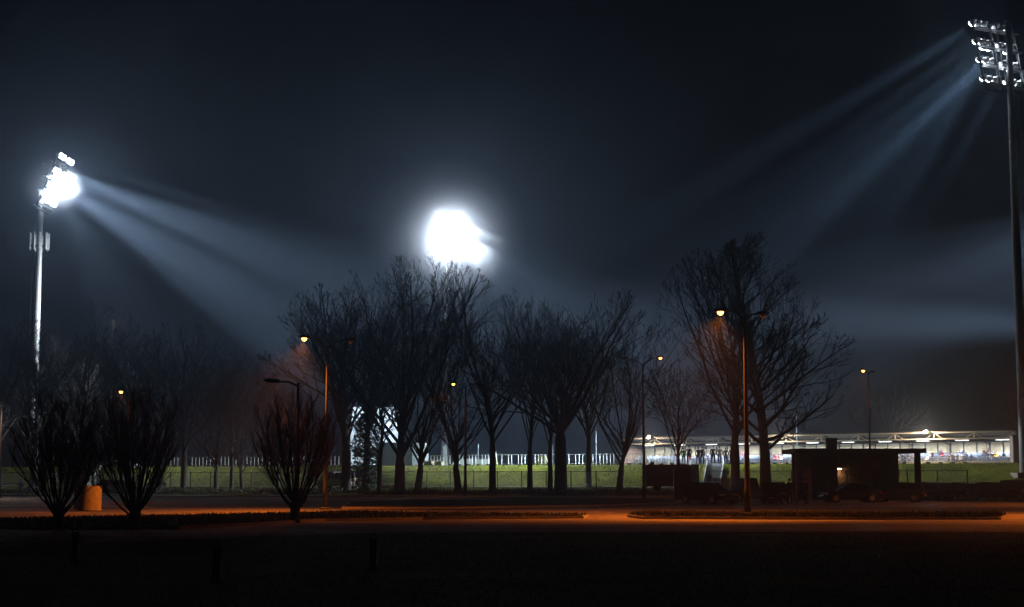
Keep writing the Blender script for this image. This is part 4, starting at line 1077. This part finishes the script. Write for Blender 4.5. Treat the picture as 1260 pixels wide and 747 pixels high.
# stand floor levels
z_front = at(1200, 569.5, 226).z; rows = 4; rise = .3; dep = .85
print('z_front', z_front)
m = MB()
for k in range(rows): m.box(S(SL / 2, 1.6 + k * dep, (z_front + k * rise) / 2 - .1), (SL - .6, dep + .01 * (k % 2), z_front + k * rise - .2))
m.build('terrace', M['concrete'], r)
m = MB(); m.box(S(SL / 2, 1.05, z_front / 2 + .15), (SL - .4, .14, z_front + .3)); m.build('front_wall', M['white'], r)
m = MB()
for k in range(nb * 3 + 1): m.bar(S(k * bay / 3 + .05, 1.0, z_front + .3), S(k * bay / 3 + .05, 1.0, z_front + .85), .05, .05)
m.bar(S(.2, 1, z_front + .85), S(SL - .2, 1, z_front + .85), .05, .05); m.build('railing', M['white'], r)
bk = 1.6 + rows * dep + 1.6
m = MB(); k = 0; cw = bay / 3
for q in range(nb * 3):
    m.box(S((q + .5) * cw, bk + .05 * 0, (rz_(0) - 1.2) / 2 + .4), (cw - .26, .1, rz_(0) - 2.2))
m.build('back_wall_panels', M['cream'], r)
m = MB(); m.box(S(SL / 2, bk + .14, (rz_(0) - 1.2) / 2), (SL, .1, rz_(0) - 1.4)); m.build('back_wall', M['darksteel'], r)
for k in range(1, nb):      # lattice columns
    s = k * bay; m = MB()
    for dx in (-.18, .18): m.bar(S(s + dx, bk - 1, 0), S(s + dx, bk - 1, rz_(s) - 1.4), .07, .07)
    z = 3.5
    while z < rz_(s) - 1.6: m.bar(S(s - .18, bk - 1, z), S(s + .18, bk - 1, z + .4), .05, .05); m.bar(S(s + .18, bk - 1, z + .4), S(s - .18, bk - 1, z + .8), .05, .05); z += .8
    m.build('column', M['darksteel'], r)
for s in (-.25, SL + .25): m = MB(); m.box(S(s, 5, (rz_(0) - 1) / 2), (.3, 10, rz_(0) - 1.4)); m.build('side_wall', M['brick'], r)
# ribbed end block at the right
q0 = at(1243, 570, 190); r2 = empty('ribbed_shed', (q0.x + 1.3, 190, .5)); tag(r2, 'ribbed brown grey block at the right end of the grandstand', 'shed')
hh = at(1243, 537, 190).z - .5
m = MB(); m.box((0, .6, hh / 2), (1.8, 1.2, hh)); 
for q in range(7): m.box((-.84 + q * .28, -.03, hh / 2), (.1, .08, hh))
m.build('wall', M['brick'], r2); m = MB(); m.box((0, .6, hh + .06), (2, 1.4, .12)); m.build('roof', M['darksteel'], r2)
# tube lamps under the roof
tm = MB(); tm.box((0, 0, 0), (1.9, .35, .06)); TUBE = tm.mesh('tube', M['tube'])
hm = MB(); hm.box((0, 0, .08), (2.1, .45, .1)); hm.bar((-.8, 0, .1), (-.8, 0, .5), .03, .03); hm.bar((.8, 0, .1), (.8, 0, .5), .03, .03); HM = hm.mesh('fixture', M['white'])
rot = math.atan2(e.y, e.x)
def W(s, d, z): return A + e * s + back * d + Vector((0, 0, z))
for k in range(nb):
    s = (k + .55) * bay; p = W(s, 2.5, rz_(s) - 1.15)
    o = link('tube_lamp', HM); o.location = p; o.rotation_euler.z = rot; link('lens', TUBE, o)
    tag(o, 'bright tube lamp hanging under the grandstand roof, bay %s from the left' % ['one', 'two', 'three', 'four', 'five', 'six', 'seven', 'eight', 'nine', 'ten', 'eleven'][k], 'tube lamp', 'tube lamps under the grandstand roof')
    L = lamp('tube_light', 'AREA', p - Vector((0, 0, .08)), 1300, (.95, .97, 1)); L.data.shape = 'RECTANGLE'; L.data.size = 1.9; L.data.size_y = .4; L.rotation_euler = (0, 0, rot)
# warm floodlights on the roof edge
for px, lb in ((799, 'warm floodlight on the grandstand roof edge, leftmost, beside the street lamp pole'), (962, 'warm floodlight on the grandstand roof edge between the two tallest trees and the chimney'), (1141, 'brightest warm floodlight on the grandstand roof edge above the spectators')):
    best = min((abs((lambda c: CX + F * c.x / (c.y * math.cos(TILT) + (c.z - 1.6) * math.sin(TILT)))(W(s / 4, -.6, rz_(s / 4))) - px), s / 4) for s in range(int(SL * 4)))
    s = best[1]; p = W(s, -.75, rz_(s) + .15)
    r3 = empty('roof_floodlight', p, rot); tag(r3, lb, 'floodlight', 'warm floodlights on the roof edge')
    m = MB(); m.box((0, 0, 0), (.6, .3, .45), 0, R(-12)); m.bar((0, .1, -.2), (0, .75, -.2), .08, .08); m.build('housing', M['darksteel'], r3)
    m = MB(); m.box((0, -.18, -.03), (.5, .06, .36), 0, R(-12)); m.build('lens', M['warm'], r3)
    lamp('floodlight_light', 'POINT', p + Vector((0, 0, 0)) - back * .5, 3000 if px == 1141 else 1200, (1, .7, .42), .15)
# spectators
rnd = random.Random(42)
words = ['front', 'second', 'third', 'fourth', 'fifth', 'top']
SP = {}
for n in ('black', 'navy blue', 'grey', 'white', 'red', 'pink', 'yellow', 'light blue', 'brown'):
    SP[n] = person_mesh('spectator', 'sit', CLOTH[n], CLOTH['navy blue' if n != 'navy blue' else 'black'])
bays = ['first', 'second', 'third', 'fourth', 'fifth', 'sixth', 'seventh', 'eighth', 'ninth', 'tenth', 'last']
seat = MB(); seat.box((0, .2, .42), (.44, .4, .05)); seat.box((0, -.02, .62), (.44, .05, .4), 0, R(-8)); seat.bar((0, .15, 0), (0, .15, .4), .08, .08); SEAT = seat.mesh('plastic_seat', M['seat'])
ns = 0; nseat = 0
for k in range(rows):
    s = .8
    while s < SL - .8:
        frac = s / SL; dens = .12 + .5 * frac if frac > .1 else .1
        if k == 0: dens *= .5
        cl = (math.sin(s * .9 + k) + 1) / 2
        zz = z_front + k * rise
        if rnd.random() < dens * (.3 + cl) and ns < 170:
            c = rnd.choices(list(SP), [8, 6, 4, 3, 1.4, 1, .7, 2, 2])[0]
            b_ = min(10, int(s / bay)); t = (s / bay - b_); pos = 'left' if t < .33 else ('middle' if t < .66 else 'right')
            person(SP[c], W(s, 1.5 + k * dep, zz - .02), rot + math.pi + rnd.uniform(-.3, .3), '%s clad spectator, %s row, %s of the %s grandstand bay' % (c, words[k], pos, bays[b_]), rnd.uniform(.95, 1.08), 'spectators seated in the grandstand', 'spectator'); ns += 1
        s += rnd.choice((.55, .6, 1.1, .55))
m = MB()
for k in range(rows):
    s = .6
    while s < SL - .6: m.add([(v[0] + s, -v[1] + 1.5 + k * dep, v[2] + z_front + k * rise - .2 + .02) for v in seat.v], seat.f); s += .55
sm_ = m.build('seats', M['seat'], r); sm_['kind'] = 'stuff'

# ------------------------------------------------------------------ haze
m = MB(); m.box((0, 120, 28), (700, 620, 60))
mz = bpy.data.materials.new('haze'); mz.use_nodes = True; nt = mz.node_tree
nt.nodes.remove(nt.nodes['Principled BSDF'])
pv = nt.nodes.new('ShaderNodeVolumePrincipled'); pv.inputs['Color'].default_value = (.56, .73, 1, 1); pv.inputs['Density'].default_value = .0013; pv.inputs['Anisotropy'].default_value = .75
nt.links.new(pv.outputs['Volume'], nt.nodes['Material Output'].inputs['Volume'])
hz = m.build('haze', mz); hz['kind'] = 'stuff'; hz['label'] = 'thin night haze over the ground and stadium'
mz.cycles.homogeneous_volume = True if hasattr(mz.cycles, 'homogeneous_volume') else True

def bloom_mist(name, c, rad, dens, label, squash=1):  # added vapour balls imitating lens bloom around the lamp heads
    bm = bmesh.new(); bmesh.ops.create_uvsphere(bm, u_segments=24, v_segments=14, radius=1); me = bpy.data.meshes.new(name); bm.to_mesh(me); bm.free()
    mt_ = bpy.data.materials.new(name); mt_.use_nodes = True; nt = mt_.node_tree; nt.nodes.remove(nt.nodes['Principled BSDF'])
    pv = nt.nodes.new('ShaderNodeVolumePrincipled'); pv.inputs['Color'].default_value = (.93, .95, 1, 1); pv.inputs['Anisotropy'].default_value = .78
    tc = nt.nodes.new('ShaderNodeTexCoord'); ln = nt.nodes.new('ShaderNodeVectorMath'); ln.operation = 'LENGTH'
    mr = nt.nodes.new('ShaderNodeMapRange'); mr.interpolation_type = 'SMOOTHSTEP'; mr.inputs['From Min'].default_value = 0; mr.inputs['From Max'].default_value = 1; mr.inputs['To Min'].default_value = dens; mr.inputs['To Max'].default_value = 0
    nt.links.new(tc.outputs['Object'], ln.inputs[0]); nt.links.new(ln.outputs['Value'], mr.inputs['Value']); nt.links.new(mr.outputs['Result'], pv.inputs['Density'])
    nt.links.new(pv.outputs['Volume'], nt.nodes['Material Output'].inputs['Volume'])
    me.materials.append(mt_); o = link(name, me); o.location = c; o.scale = (rad, rad, rad * squash); o['kind'] = 'stuff'; o['label'] = label; return o
bloom_mist('bloom_mist', mC[5](0, 3.8, -2), 16, .13, 'added vapour ball standing in for lens bloom at the central mast lamps')
bloom_mist('bloom_mist', mL[5](0, 3.4, -.4), 5, .06, 'added vapour ball imitating the glare around the left mast lamps')
cy_ = sc.cycles; cy_.volume_step_rate = 2; cy_.volume_max_steps = 64

# ------------------------------------------------------------------ render settings
sc.view_settings.view_transform = 'Standard'; sc.view_settings.look = 'None'; sc.view_settings.exposure = 0; sc.view_settings.gamma = 1
cy = sc.cycles
cy.max_bounces = 5; cy.diffuse_bounces = 1; cy.glossy_bounces = 2; cy.transmission_bounces = 2; cy.volume_bounces = 0; cy.transparent_max_bounces = 6
cy.use_denoising = True; cy.denoiser = 'OPENIMAGEDENOISE'; cy.denoising_input_passes = 'RGB_ALBEDO_NORMAL'
cy.use_light_tree = True; cy.sample_clamp_indirect = 3; cy.sample_clamp_direct = 0
cy.caustics_reflective = False; cy.caustics_refractive = False
